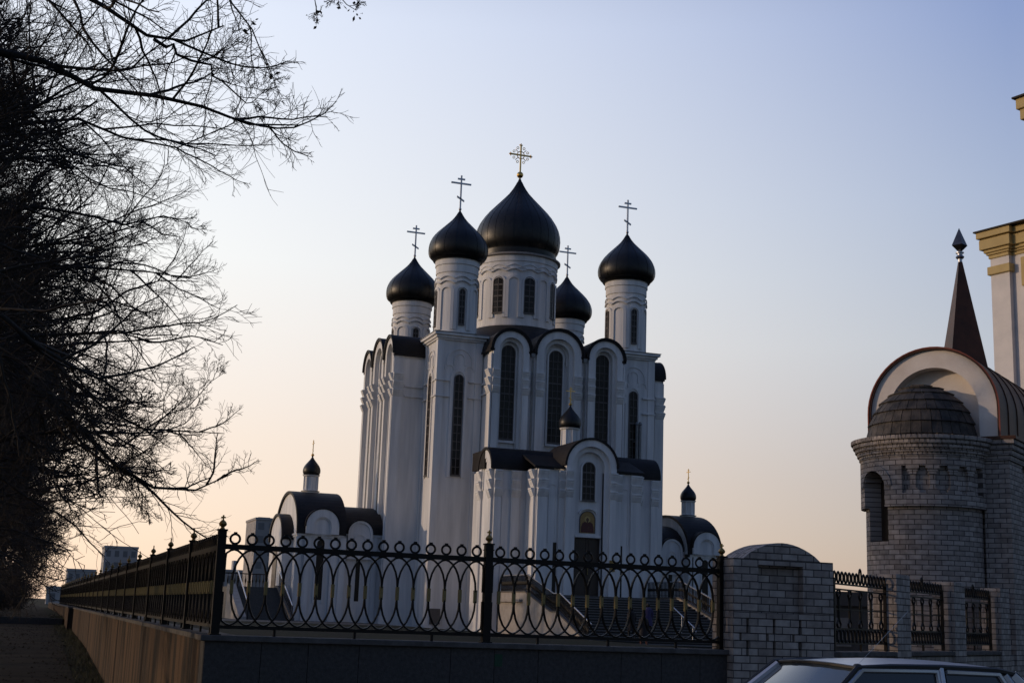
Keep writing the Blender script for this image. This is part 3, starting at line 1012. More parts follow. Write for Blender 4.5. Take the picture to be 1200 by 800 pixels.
def drum(R_, z0, z1, nb, zw0, zw1, wr, parent, win_every, name="drum"):
    """round drum with blind arches; windows in every win_every-th bay"""
    d = MB()
    n = 64
    d.lathe([(R_ + 0.06, z0), (R_ + 0.06, z0 + 0.25), (R_, z0 + 0.27), (R_, z1 - 1.0), (R_ + 0.07, z1 - 0.98), (R_ + 0.07, z1 - 0.45), (R_ + 0.14, z1 - 0.42), (R_ + 0.14, z1), (R_ - 0.2, z1 + 0.01)], n)
    o = d.build(name, WHITE, parent, smooth=True)
    det = MB()
    bay = 2 * PI / nb
    halfw = R_ * bay / 2
    for k in range(nb):
        ac = -PI / 2 + k * bay
        mp = (lambda ac: lambda x, z, dd: ((R_ + dd) * math.cos(ac + x / R_), (R_ + dd) * math.sin(ac + x / R_), z))(ac)
        r_arch = halfw * 0.62
        zs = zw1 - wr + 0.02
        det.ring(mp, 0, zw0 - 0.35, zs, halfw * 0.985, r_arch, -0.02, 0.09, 12, 0.8)
        # wavy moulding above
        for zc, rr in ((zw1 + 0.50, 0.065), (zw1 + 0.82, 0.05)):
            pts = [mp(-halfw + 2 * halfw * i / 10, zc + 0.20 * halfw / 0.6 * (math.sin(PI * i / 10) - 0.5), 0.08) for i in range(11)]
            det.tube(pts, rr, 5)
        if k % win_every == 0:
            g_, b_ = window_mb(mp, 0, zw0, zw1 - wr, wr, 0.012, 2, 6)
            g_.build("window", GLASS, parent); b_.build("window_bars", FRAME, parent)
    det.build("blind_arcade", WHITE, parent)
    return o


# base under the central drum and the drum itself
cd = MB().box(-4.0, 4.0, -4.0, 4.0, 15, 20.2).build("crossing", WHITE, ca)
rb = MB().lathe([(6.3, 20.15), (5.0, 21.4), (3.3, 22.6), (3.0, 22.62)], 40)
rb.build("roof", ROOF, cd, smooth=True)
ct = MB().lathe([(3.22, 22.3), (3.22, 22.55), (3.0, 22.6)], 40).build("central_tower", WHITE, ca)
drum(3.02, 22.55, 28.0, 16, 23.6, 26.4, 0.42, ct, 2)
cc = MB().lathe([(3.2, 28.0), (3.36, 28.06), (3.36, 28.16), (3.2, 28.24), (3.0, 28.26)], 48)
cc.build("drum_cornice", mat("weathered_cornice_metal", (0.3, 0.27, 0.24), 0.6, (0.2, 0.18, 0.16), scale=4), ct, smooth=True)
dmb = MB().lathe([(3.0, 28.2), (3.02, 28.6), (2.95, 28.62)], 48)
onion(dmb, 3.29, 28.55, 35.0, 2.95, 48, 28)
dmb.build("dome", DOME, ct, smooth=True)
cx = MB()
cx.box(-0.055, 0.055, -0.055, 0.055, 35.0, 37.75)
cx.box(-0.80, 0.80, -0.05, 0.05, 36.88, 36.99)
cx.ball((0, 0, 35.3), 0.26, 14, 10)
cx.tube([(0.30 * math.cos(2 * PI * i / 16), 0, 36.93 + 0.30 * math.sin(2 * PI * i / 16)) for i in range(16)], 0.035, 5, True)
for k in range(4):
    a = PI / 4 + k * PI / 2
    c0 = (0.42 * math.cos(a), 0.42 * math.sin(a))
    cx.tube([(0.28 * math.cos(a), 0, 36.93 + 0.28 * math.sin(a)), (0.62 * math.cos(a), 0, 36.93 + 0.62 * math.sin(a))], 0.03, 5)
    for s in (-1, 1):
        b = a + s * 0.36
        cc_ = (0.62 * math.cos(b), 36.93 + 0.62 * math.sin(b))
        cx.tube([(cc_[0] + 0.09 * math.cos(2 * PI * i / 10), 0, cc_[1] + 0.09 * math.sin(2 * PI * i / 10)) for i in range(10)], 0.028, 4, True)
    e = (0.84 * math.cos(k * PI / 2), 36.93 + 0.82 * math.sin(k * PI / 2))
    for oo in ((0, 0), (0.1, 0), (-0.1, 0), (0, 0.1), (0, -0.1)):
        if k == 3: break
        cx.ball((e[0] + oo[0] * 0.9, 0, e[1] + oo[1] * 0.9), 0.055, 8, 6)
cx.build("cross", GOLD, ct)


def corner_tower(sx_, sy_):
    """corner tower with square shaft, round drum, onion dome and cross"""
    a = 1.55
    t = MB()
    t.box(-a, a, -a, a, -1, 20.0)
    for s1, s2 in ((-1, -1), (1, -1), (1, 1), (-1, 1)):
        t.box(min(s1 * (a - .42), s1 * (a + .09)), max(s1 * (a - .42), s1 * (a + .09)), min(s2 * (a - .42), s2 * (a + .09)), max(s2 * (a - .42), s2 * (a + .09)), -1, 19.98)
    o = t.build("corner_tower", WHITE, ca, loc=(6.55 * sx_, 6.0 * sy_, 0 if sy_ < 0 else -0.5))
    # orientation frames of the two outward faces: front/back (y) and side (x)
    faces = [(lambda x, z, d: (x, sy_ * (a + d), z)), (lambda x, z, d: (sx_ * (a + d), x, z))]
    det = MB()
    for mp in faces:
        det.ring(mp, 0, 10.6, 17.35, 0.62, 0.40, -0.01, 0.07, 14, 1.25)
        det.ring(mp, 0, 18.25, 18.55, 0.95, 0.85, -0.01, 0.06, 14, 1.0)
        det.ring(mp, 0, 18.3, 18.75, 0.42, 0.32, -0.01, 0.06, 12, 1.0)
        for s in (-1, 1):
            det.ring(mp, s * 0.72, 17.95, 18.05, 0.34, 0.26, -0.01, 0.055, 10, 0.8)
            for z in (17.15, 16.05):
                xa, xb = sorted((s * 0.68, s * (a + 0.1)))
                det.fbox(mp, xa, xb, z, z + 0.09, 0.0, 0.17)
        add_window(mp, o, 0, 10.75, 17.35, 0.33, 0.005, 2, 12)
    det.build("facade_moulding", WHITE, o)
    cn_ = MB()
    for z0, z1, e in ((20.0, 20.12, 0.14), (20.122, 20.3, 0.25), (20.302, 20.48, 0.40)):
        cn_.box(-a - e, a + e, -a - e, a + e, z0, z1)
    cn_.build("cornice", WHITE, o, bevel=0.02)
    MB().box(-a - .44, a + .44, -a - .44, a + .44, 20.482, 20.53).build("cornice_flashing", PIPE, o)
    drum(1.44, 20.53, 25.95, 8, 21.2, 23.75, 0.215, o, 2)
    d_ = MB().lathe([(1.70, 25.93), (1.76, 25.99), (1.66, 26.07), (1.6, 26.1)], 40)
    onion(d_, 2.12, 26.05, 29.85, 1.68, 40, 16)
    d_.build("dome", DOME, o, smooth=True)
    ortho_cross(29.95, 2.5, 0.055).build("cross", SILVER, o)
    return o


for sx_, sy_ in ((-1, -1), (1, -1), (-1, 1), (1, 1)):
    corner_tower(sx_, sy_)

for x in (6.73, 6.97):
    fp = MB().lathe([(0.11, 10.9), (0.11, 15.2), (0.15, 15.22), (0.15, 15.3), (0.05, 15.45)], 12, (x, -7.9))
    for z in (12.5, 14.0): fp.box(x - 0.13, x + 0.13, -7.9, -7.5, z, z + 0.06)
    fp.build("flue_pipe", PIPE, ca, smooth=True)

# ---- front porch
po = MB()
po.box(-5.75, 5.75, -13.4, -9.4, -1, 10.75)                 # wings
po.box(-3.55, -0.93, -15.35, -13.3, -1, 10.75).box(1.03, 3.6, -15.35, -13.3, -1, 10.75).box(-0.935, 1.035, -14.4, -13.3, -1, 10.75)    # middle body, hollow behind the portal
fm_ = lambda x, z, d: (x, -15.7 - d, z)
AXP = 0.05
po.ring(fm_, AXP, 2.9, 11.05, 1.72, 1.30, -4.0, 0.0, 24)
po.ring(fm_, AXP, 2.9, 11.05, 1.30, 0.98, -4.0, -0.25, 24)
po.archfill(fm_, AXP, 6.6, 11.05, 1.0, -4.0, -0.55, 20)
po.fbox(fm_, AXP - 1.0, AXP - 0.92, 2.9, 6.6, -1.2, -0.55); po.fbox(fm_, AXP + 0.92, AXP + 1.0, 2.9, 6.6, -1.2, -0.55)
# pilasters on middle body and wings
mm = lambda x, z, d: (x, -15.35 - d, z)
wm_ = lambda x, z, d: (x, -13.4 - d, z)
pil_m = [(-3.5, -2.85), (-2.05, -1.68), (1.78, 2.2), (2.9, 3.55)]
pil_w = [(-5.7, -5.25), (-4.55, -4.0), (4.0, 4.55), (5.25, 5.7)]
for a, b in pil_m: po.fbox(mm, a, b, -1, 10.7, 0, 0.14)
for a, b in pil_w: po.fbox(wm_, a, b, -1, 10.7, 0, 0.14)
for s in (-1, 1):
    sd = (lambda s: lambda x, z, d: (s * (5.75 + d), -11.5 + x, z))(s)
    po.ring(sd, -0.55, -1, 10.75, 1.3, 0.78, 0.0, 0.12, 18)
    po.ring(sd, -0.55, 9.5, 10.75, 0.8, 0.55, 0.0, 0.06, 18)
    po.archfill(sd, -0.55, 10.7, 10.75, 1.3, -1.3, 0.005, 18)
    sm_ = (lambda s: lambda x, z, d: (s * (3.57 + d) , -14.3 + x, z))(s)
    po.fbox(sm_, -0.95, -0.45, -1, 10.7, 0, 0.12)
porch = po.build("entrance_porch", WHITE, ca)
for a, b in pil_m: capital(porch, mm, a, b, 10.7, 1.75, 0.14, 3)
for a, b in pil_w: capital(porch, wm_, a, b, 10.7, 1.75, 0.14, 3)
for s in (-1, 1):
    capital(porch, fm_, AXP + s * 1.51 - 0.21, AXP + s * 1.51 + 0.21, 10.75, 1.75, 0.0, 3)
    sd = (lambda s: lambda x, z, d: (s * (5.75 + d), -11.5 + x, z))(s)
    for x in (-0.55 - 1.04, -0.55 + 1.04): capital(porch, sd, x - 0.24, x + 0.24, 10.75, 1.9, 0.12, 3)
    sm_ = (lambda s: lambda x, z, d: (s * (3.57 + d), -14.3 + x, z))(s)
    capital(porch, sm_, -0.95, -0.45, 10.7, 1.75, 0.12, 3)
MB().ring(wm_, -4.78, 3.5, 9.2, 0.36, 0.30, 0, 0.05, 12).build("blind_niche", WHITE, porch)
for s in (-1, 1):
    MB().ring(mm, s * 2.45 + (0.07 if s > 0 else 0), 6.2, 9.6, 0.27, 0.2, 0, 0.05, 12).build("blind_niche", WHITE, porch)
pr = MB()
sdx = lambda x, z, d: (d, -12.05 + x, z)
pr.ring(sdx, 0, 10.76, 10.78, 1.48, 1.3, -5.95, 5.95, 20)
pr.box(-5.9, 5.9, -11.9, -9.35, 10.9, 12.1)
# shed roof over the middle body
for xa, xb in ((-3.75, AXP - 1.75), (AXP + 1.75, 3.8)):
    pr.add([(xa, -15.55, 10.78), (xb, -15.55, 10.78), (xb, -11.9, 12.15), (xa, -11.9, 12.15), (xa, -15.55, 10.92), (xb, -15.55, 10.92), (xb, -11.9, 12.3), (xa, -11.9, 12.3)],
           [(0, 3, 2, 1), (4, 5, 6, 7), (0, 1, 5, 4), (1, 2, 6, 5), (2, 3, 7, 6), (3, 0, 4, 7)])
pr.ring(fm_, AXP, 11.05, 11.05, 1.86, 1.722, -4.2, 0.08, 24)
pr.build("roof", ROOF, porch)
add_window(fm_, porch, AXP - 0.02, 8.95, 10.95, 0.45, -0.545, 3, 5)
MB().ring(fm_, AXP - 0.02, 8.9, 10.95, 0.56, 0.455, -0.55, -0.42, 16).build("window_surround", WHITE, porch)
MB().ring(fm_, AXP - 0.02, 8.1, 8.1, 0.62, 0.54, -0.55, -0.40, 16, 0.55).build("icon_hood", WHITE, porch)
MB().fbox(fm_, AXP - 0.9, AXP + 0.9, 6.62, 6.78, -0.56, -0.40).build("door_lintel", WHITE, porch)
ICON = mat("icon_gold_ground", (0.34, 0.22, 0.07), 0.5, (0.27, 0.16, 0.05), scale=8)
ROBE = mat("icon_red_brown_robe", (0.11, 0.03, 0.022), 0.7, (0.07, 0.03, 0.03), scale=6)
FACE = mat("icon_face_paint", (0.12, 0.06, 0.035), 0.7)
ic = MB().archfill(fm_, AXP - 0.02, 6.9, 7.75, 0.5, -0.549, -0.50, 14).build("icon_panel", ICON, porch)
ib = MB(); cxI = AXP - 0.02
ib.prism(fm_, [(cxI - 0.45, 6.93), (cxI + 0.45, 6.93), (cxI + 0.42, 7.3), (cxI + 0.34, 7.52), (cxI + 0.13, 7.63), (cxI - 0.13, 7.63), (cxI - 0.34, 7.52), (cxI - 0.42, 7.3)], -0.5, -0.49)
ib.build("icon_painted_robe", ROBE, porch)
ih = MB().prism(fm_, [(cxI + 0.2 * math.cos(2 * PI * i / 20), 7.76 + 0.2 * math.sin(2 * PI * i / 20)) for i in range(20)], -0.5, -0.488)
ih.build("icon_halo", mat("icon_halo_gold", (0.5, 0.36, 0.13), 0.5), porch)
ih = MB().prism(fm_, [(cxI + 0.095 * math.cos(2 * PI * i / 16), 7.74 + 0.125 * math.sin(2 * PI * i / 16)) for i in range(16)], -0.5, -0.484)
ih.prism(fm_, [(cxI - 0.05, 7.50), (cxI + 0.05, 7.50), (cxI + 0.05, 7.66), (cxI - 0.05, 7.66)], -0.5, -0.4835)
ih.prism(fm_, [(cxI + 0.02, 7.18), (cxI + 0.12, 7.16), (cxI + 0.14, 7.3), (cxI + 0.05, 7.33)], -0.5, -0.4838)
ih.build("icon_face", FACE, porch)
ib2 = MB().ring(fm_, cxI, 6.9, 7.75, 0.54, 0.495, -0.552, -0.47, 14)
ib2.build("icon_frame", FRAME, porch)
do = MB().fbox(fm_, AXP - 0.93, AXP - 0.02, 2.95, 6.58, -0.8, -0.72)
do.fbox(fm_, AXP + 0.0, AXP + 0.93, 2.95, 6.58, -0.8, -0.72)
for s in (-1, 1):
    for z0_, z1_ in ((3.15, 4.1), (4.25, 5.9), (6.0, 6.45)):
        do.fbox(fm_, AXP + s * 0.47 - 0.3, AXP + s * 0.47 + 0.3, z0_, z1_, -0.72, -0.69)
dr = do.build("door", DOOR, porch)
MB().fbox(fm_, AXP + 0.1, AXP + 0.14, 4.3, 4.8, -0.69, -0.62).build("handle", BRASS, dr)
MB().fbox(fm_, AXP + 0.62, AXP + 0.85, 4.45, 4.8, -0.689, -0.68).build("paper_notice", mat("white_paper", (0.5, 0.5, 0.52), 0.9), dr)
MB().fbox(fm_, AXP + 1.33, AXP + 1.7, 4.55, 5.25, 0.003, 0.04).build("wall_plaque", mat("ochre_plaque", (0.3, 0.19, 0.05), 0.6), porch)
for xa, xb in ((-2.33, -2.10), (2.30, 2.40)): MB().fbox(mm, xa, xb, 3.0, 6.2, 0.0, 0.02).build("slit_window", GLASS, porch)
MB().tube([(0.5, -15.62, 6.5), (0.5, -15.95, 6.4)], 0.03, 6).build("lamp_bracket", IRON, porch)
# porch cupola
def cupola(parent, x, y, zb, zt, r, zd, zc, mesh_n=24):
    d_ = MB().lathe([(r + 0.12, zb - 0.35), (r + 0.12, zb), (r, zb + 0.05), (r, zt - 0.12), (r + 0.1, zt - 0.1), (r + 0.14, zt), (r, zt + 0.02)], mesh_n, (x, y))
    for k in range(8):
        a = k * PI / 4
        d_.box(x + (r + .02) * math.cos(a) - 0.05, x + (r + .02) * math.cos(a) + 0.05, y + (r + .02) * math.sin(a) - 0.05, y + (r + .02) * math.sin(a) + 0.05, zb + 0.05, zt - 0.13)
    o = d_.build("cupola", WHITE, parent)
    q = MB(); onion(q, r * 1.36, zt + 0.02, zd, r * 1.02, 28, 0)
    q.v = [(a + x, b + y, c) for a, b, c in q.v]
    b_ = q.build("cupola_dome", DOME, parent, smooth=True)
    for pf in ([(r + 0.2, zb - 0.06), (r + 0.2, zb - 0.02), (r + 0.1, zb + 0.0)], [(r + 0.13, zt - 0.02), (r + 0.17, zt + 0.015), (r, zt + 0.04)]):
        MB().lathe(pf, mesh_n, (x, y)).build("cupola_flashing", PIPE, parent)
    c_ = ortho_cross(0, zc - zd, 0.025)
    c_.v = [(a + x, b + y, c + zd + 0.05) for a, b, c in c_.v]
    c_.build("cupola_cross", GOLD, parent)
cupola(porch, 0.1, -11.6, 12.65, 14.0, 0.55, 15.6, 16.75)

# ---- platform and stairs
PY = -18.4
st_ = MB().box(-5.1, 5.1, PY, -13.2, -1, 2.95)
stairs = st_.build("platform", STEP, ca)
tr = MB(); trd = MB()
z = 2.95; y = PY
nst = 8
for i in range(nst):
    z -= 0.15
    tr.box(-4.9, 4.9, y - 0.537, y + 0.01, -1, z); trd.box(-4.9, 4.9, y - 0.60, y + 0.012, z + 0.001, z + 0.05)
    y -= 0.537
yl = y
tr.box(-4.9, 4.9, y - 1.0, y + 0.01, -1, z - 0.001); y -= 1.0
for i in range(10):
    z -= 0.155
    tr.box(-4.9, 4.9, y - 0.42, y + 0.01, -1, z); trd.box(-4.9, 4.9, y - 0.48, y + 0.012, z + 0.001, z + 0.05)
    y -= 0.42
yb = y
tr.build("stair_flight", RISER, stairs)
trd.build("stair_treads", TREAD, stairs)
prof = [(-13.2, 3.02), (PY - 0.1, 3.02), (yl, 1.9), (yl - 1.0, 1.9), (yb, 0.42), (yb - 0.5, 0.42), (yb - 0.5, -1), (-13.2, -1)]
for s in (-1, 1):
    X0, X1 = sorted((s * 4.905, s * 5.2))
    q = MB(); n_ = len(prof)
    q.add([(X0, a, b) for a, b in prof] + [(X1, a, b) for a, b in prof], [tuple(range(n_)), tuple(range(2 * n_ - 1, n_ - 1, -1))] + [(i, i + n_, (i + 1) % n_ + n_, (i + 1) % n_) for i in range(n_)])
    q.build("cheek_wall", STONE, stairs)
    capm = MB()
    for (a, b), (c, d) in zip(prof[:5], prof[1:6]):
        capm.add([(X0 - .06, a, b + .003), (X1 + .06, a, b + .003), (X1 + .06, c, d + .003), (X0 - .06, c, d + .003), (X0 - .06, a, b + .08), (X1 + .06, a, b + .08), (X1 + .06, c, d + .08), (X0 - .06, c, d + .08)],
                 [(0, 3, 2, 1), (4, 5, 6, 7), (0, 1, 5, 4), (1, 2, 6, 5), (2, 3, 7, 6), (3, 0, 4, 7)])
    capm.build("cheek_coping", STEP, stairs)
    xr = s * 5.05
    rail = MB(); bal = MB()
    H = 0.95
    line = [(-13.6, 3.1), (PY - 0.1, 3.1), (yl, 1.98), (yl - 1.0, 1.98), (yb, 0.5)]
    for (a, b), (c, d) in zip(line, line[1:]):
        m_ = max(2, int(abs(c - a) / 0.19))
        for i in range(m_):
            t = (i + 0.5) / m_
            yy, zz_ = a + (c - a) * t, b + (d - b) * t
            bal.box(xr - 0.022, xr + 0.022, yy - 0.022, yy + 0.022, zz_ - 0.02, zz_ + H - 0.02)
            bal.lathe([(0.022, zz_ + 0.3), (0.05, zz_ + 0.42), (0.05, zz_ + 0.5), (0.022, zz_ + 0.62)], 6, (xr, yy))
        bal.tube([(xr, a, b + 0.1), (xr, c, d + 0.1)], 0.022, 4)
    rail.tube([(xr, a, b + H) for a, b in line] + [(xr, yb - 0.35, 0.5 + H - 0.12)], 0.04, 8)
    bo = bal.build("balustrade", IRON, stairs)
    rail.build("handrail", SILVER, bo, smooth=True)
crl = MB().tube([(1.6, yl - 1.2, 1.98 + .6), (1.6, yl - 4.2, 0.75 + .6), (1.6, yl - 4.45, 0.6 + .5)], 0.035, 8)
for t in (0.1, 0.5, 0.95):
    crl.tube([(1.6, yl - 1.2 - 3 * t, 1.98 + .6 - 1.23 * t), (1.6, yl - 1.2 - 3 * t, 0.2)], 0.025, 6)
crl.build("middle_handrail", SILVER, stairs, smooth=True)
lg = MB().box(-5.42, -5.203, PY + 0.4, -14.0, 2.45, 2.6)
lg.build("side_ledge", STONE, stairs)

# ---- side porches on the left and right arms (local outward = -y)
def side_porch(rz, with_stairs, Y1, Y2, Y3):
    b = MB()
    Y0 = -10.3
    b.box(-3.4, 3.4, Y1, Y0, -1, 6.75)
    b.box(-4.35, 4.35, Y2, Y1, -1, 6.55)
    b.box(-2.6, 2.6, Y3, Y2, -1, 6.2)
    fo = lambda x, z, d: (x, -d, z)
    b.archfill(fo, 0, 6.54, 6.55, 4.25, -Y2 - 0.4, -Y2 + 0.003, 24, 0.68)
    b.archfill(fo, 0, 6.54, 6.55, 4.25, -Y1 - 0.003, -Y1 + 0.4, 24, 0.68)
    b.archfill(fo, 0, 6.19, 6.2, 2.5, -Y3 - 0.4, -Y3 + 0.003, 24, 0.66)
    # string course
    for e, z0_ in ((0.08, 6.3), (0.14, 6.42)):
        b.box(-4.35 - e, 4.35 + e, Y2 - e, Y1, z0_, z0_ + 0.115)
    b.box(-3.5, 3.5, Y1, Y0, 6.55, 6.7)
    for s in (-1, 1):
        ms = (lambda s: lambda x, z, d: (s * (4.35 + d), x, z))(s)
        yc = (Y1 + Y2) / 2
        b.ring(ms, yc, 6.52, 7.05, 1.12, 0.60, -1.6, 0.36, 20)
        b.archfill(ms, yc, 6.5, 6.95, 0.62, -1.6, 0.2, 16)
        b.ring(ms, yc, 6.52, 7.05, 0.60, 0.50, 0.0, 0.27, 16)
        b.ring(ms, yc, 2.0, 5.9, 0.36, 0.26, 0, 0.07, 12)
        for yy in (Y1 - 0.05, Y2 + 0.05, yc - 0.9, yc + 0.9):
            b.fbox(ms, yy - 0.2, yy + 0.2, -1, 6.29, 0, 0.12)
        ml = (lambda s: lambda x, z, d: (s * (3.4 + d), x, z))(s)
        yl_ = (Y0 + Y1) / 2 - 0.15
        b.ring(ml, yl_, 5.0, 6.75, 0.86, 0.70, -1.0, 0.30, 16)
        b.archfill(ml, yl_, 5.0, 6.75, 0.72, -1.0, 0.2, 16)
        b.ring(ml, yl_, 5.2, 6.35, 0.40, 0.30, 0.19, 0.25, 12)
        b.fbox(ml, yl_ - 1.25, yl_ - 0.9, -1, 6.5, 0, 0.1); b.fbox(ml, yl_ + 0.9, yl_ + 1.25, -1, 6.5, 0, 0.1)
    o = b.build("side_porch", WHITE, ca, rz=rz)
    r = MB()
    r.ring(fo, 0, 6.5, 6.55, 4.52, 4.26, -Y1 - 0.12, -Y2 + 0.14, 28, 0.68)
    r.ring(fo, 0, 6.72, 6.77, 3.55, 3.3, -Y0, -Y1 - 0.06, 28, 0.56)
    r.archfill(fo, 0, 6.73, 6.77, 3.32, -Y0 - 0.02, -Y1, 20, 0.56)
    r.ring(fo, 0, 6.15, 6.2, 2.75, 2.5, -Y2, -Y3 + 0.12, 24, 0.66)
    for s in (-1, 1):
        ms = (lambda s: lambda x, z, d: (s * (4.35 + d), x, z))(s)
        r.ring(ms, (Y1 + Y2) / 2, 7.0, 7.05, 1.2, 1.122, -1.7, 0.4, 20)
        ml = (lambda s: lambda x, z, d: (s * (3.4 + d), x, z))(s)
        r.ring(ml, (Y0 + Y1) / 2 - 0.15, 6.7, 6.75, 0.93, 0.862, -1.1, 0.34, 16)
    r.build("roof", ROOF, o)
    for s in (-1, 1):
        ms = (lambda s: lambda x, z, d: (s * (4.35 + d), x, z))(s)
        MB().archfill(ms, (Y1 + Y2) / 2, 2.2, 5.9, 0.25, 0.0, 0.012).build("slit_window", GLASS, o)
        ml = (lambda s: lambda x, z, d: (s * (3.4 + d), x, z))(s)
        MB().fbox(ml, (Y0 + Y1) / 2 - 0.3, (Y0 + Y1) / 2, 2.2, 5.3, 0.0, 0.012).build("slit_window", GLASS, o)
    mdo = lambda x, z, d: (x, Y3 - d, z)
    MB().archfill(mdo, 0, 2.9, 5.0, 0.8, 0.0, 0.05).build("door", DOOR, o)
    cupola(o, 0, -14.85, 9.75, 10.85, 0.46, 12.25, 13.3)
    if with_stairs:
        # landing before the porch end and a flight down towards the street; local +x is towards the street for the left porch
        s = MB().box(-3.0, 3.0, Y3 - 3.2, Y3 + 0.01, -1, 2.9)
        so = s.build("landing", STEP, o)
        t = MB(); zz_ = 2.9
        for i in range(13):
            zz_ -= 0.16
            t.box(2.99, 3.0 + 0.42 * (i + 1), Y3 - 3.0, Y3 - 0.25, -1, zz_); 
        t.build("stair_flight", STEP, so)
        xb = 3.0 + 0.42 * 13
        for (ya, yb_) in ((Y3 - 3.45, Y3 - 3.0), (Y3 - 0.25, Y3 - 0.0)):
            pf = [(2.2, -1), (xb + 0.2, -1), (xb + 0.2, 1.0), (3.0, 3.05), (2.2, 3.05)]
            q = MB(); q.add([(a, ya, b_) for a, b_ in pf] + [(a, yb_, b_) for a, b_ in pf], [tuple(range(5)), tuple(range(9, 4, -1))] + [(i, i + 5, (i + 1) % 5 + 5, (i + 1) % 5) for i in range(5)])
            q.build("cheek_wall", STONE if ya < Y3 - 1 else STEP, so)
        for ya in (Y3 - 2.9, Y3 - 0.12):
            rl = MB(); bl = MB()
            ln = [(2.2, 3.9), (3.0, 3.9), (xb, 1.75)]
            rl.tube([(a, ya, b_) for a, b_ in ln], 0.04, 6)
            for i in range(15):
                t_ = i / 14
                xx = 3.0 + (xb - 3.0) * t_
                if ya > Y3 - 1: bl.box(xx - 0.02, xx + 0.02, ya - 0.02, ya + 0.02, 0.9 + 2.1 * (1 - t_) - 0.3, 3.9 - 2.15 * t_)
            bl.box(2.98, 3.03, ya - 0.025, ya + 0.025, 2.9, 3.9); bl.box(xb - 0.03, xb + 0.02, ya - 0.025, ya + 0.025, 0.4, 1.75)
            rl.build("handrail", SILVER, so, smooth=True); bl.build("balustrade", IRON, so)
        bl = MB()
        for i in range(13):
            yy = Y3 - 3.0 + 3.0 * i / 12
            bl.lathe([(0.02, 2.9), (0.025, 3.2), (0.065, 3.38), (0.03, 3.6), (0.022, 3.85)], 6, (-2.9, yy))
        bl.box(-2.95, -2.85, Y3 - 3.1, Y3, 3.83, 3.9)
        bl.build("landing_railing", IRON, so)
    return o


side_porch(-PI / 2, True, -13.2, -16.3, -17.0)
side_porch(PI / 2, False, -12.8, -15.3, -15.9)
MB().fbox(lambda x, z, d: (x, -7.55 - d, z), -7.9, -7.2, 0.9, 1.9, 0.0, 0.2).build("vent_grille", FRAME, ca)

# ------------------------------------------------------------------ distant buildings
def block(name, label, x, y, w, d, h, material, storeys, cols, rz=0.0, cat="building", group=None, roofbits=()):
    o = empty(name, (x, y, -1), rz)
    tag(o, label, cat, group)
    b = MB().box(-w / 2, w / 2, -d / 2, d / 2, 0, h)
    b.box(-w / 2 - .15, w / 2 + .15, -d / 2 - .15, d / 2 + .15, h + 0.002, h + 0.5)
    for (a, c, e, f) in roofbits: b.box(a, a + c, -1, 2, h + 0.5, h + 0.5 + e)
    b.build("walls", material, o)
    sh = (h - 1.5) / storeys
    for i in range(storeys):
        za, zb_ = 1.5 + sh * i + sh * 0.25, 1.5 + sh * i + sh * 0.78
        for j in range(cols):
            xx = -w / 2 + w * (j + 0.5) / cols
            ww = w / cols * 0.27
            MB().fbox(lambda x_, z_, d_: (x_, -d / 2 - d_, z_), xx - ww, xx + ww, za, zb_, 0, 0.03).build("window", FARWIN, o)
        for yy in np.linspace(-d / 2 + 2, d / 2 - 2, max(2, int(d / 4))):
            MB().fbox(lambda x_, z_, d_: (-w / 2 - d_, x_, z_), yy - 0.7, yy + 0.7, za, zb_, 0, 0.03).build("window", FARWIN, o)
    return o

block("apartment_block", "grey flat roofed apartment block rising tallest behind the long side fence", 19.0, 330, 7.4, 12, 14.6, CONC_A, 5, 4)
block("apartment_block", "long low grey block left of the taller one behind the side fence", 9.7, 300, 5.6, 12, 8.4, CONC_A, 3, 4)
block("garage_building", "small far grey building at the end of the dirt path", 4.2, 230, 3.4, 8, 4.1, CONC_A, 1, 2)
block("apartment_block", "pale apartment block directly left of the small domed porch", 47.1, 300, 4.8, 14, 21.0, CONC_B, 7, 2, roofbits=((-1, 2.6, 0.5, 0),))
block("factory_building", "low wide grey building seen through the fence beside the corner post", 47.5, 330, 13.0, 12, 10.4, CONC_A, 2, 6, roofbits=((-2.0, 0.8, 2.3, 0),))
block("shed", "low grey shed behind the first iron grille", 29.0, 44, 7.0, 5, 3.4, DARKSHED, 1, 4, -0.35)

# ------------------------------------------------------------------ trees
def poly_tubes(groups):
    """groups: list of (P[B,n,3], rad[B,n], sides) -> verts, faces arrays"""
    V = []; Q = []; off = 0
    for P_, rad, sides in groups:
        B, n, _ = P_.shape
        T = np.gradient(P_, axis=1)
        T /= np.linalg.norm(T, axis=2, keepdims=True) + 1e-9
        ref = np.where(np.abs(T[:, :1, 2:3]) < 0.9, np.array([0, 0, 1.0]), np.array([1.0, 0, 0]))
        ref = np.broadcast_to(ref, T.shape)
        U_ = np.cross(T, ref); U_ /= np.linalg.norm(U_, axis=2, keepdims=True) + 1e-9
        W_ = np.cross(T, U_)
        ang = np.arange(sides) * 2 * np.pi / sides
        ring = (U_[:, :, None, :] * np.cos(ang)[None, None, :, None] + W_[:, :, None, :] * np.sin(ang)[None, None, :, None]) * rad[:, :, None, None]
        verts = P_[:, :, None, :] + ring
        V.append(verts.reshape(-1, 3))
        idx = np.arange(B * n * sides).reshape(B, n, sides) + off
        a = idx[:, :-1, :]; b = idx[:, 1:, :]
        q = np.stack([a, np.roll(a, -1, 2), np.roll(b, -1, 2), b], axis=-1).reshape(-1, 4)
        Q.append(q)
        off += B * n * sides
    return np.concatenate(V), np.concatenate(Q)


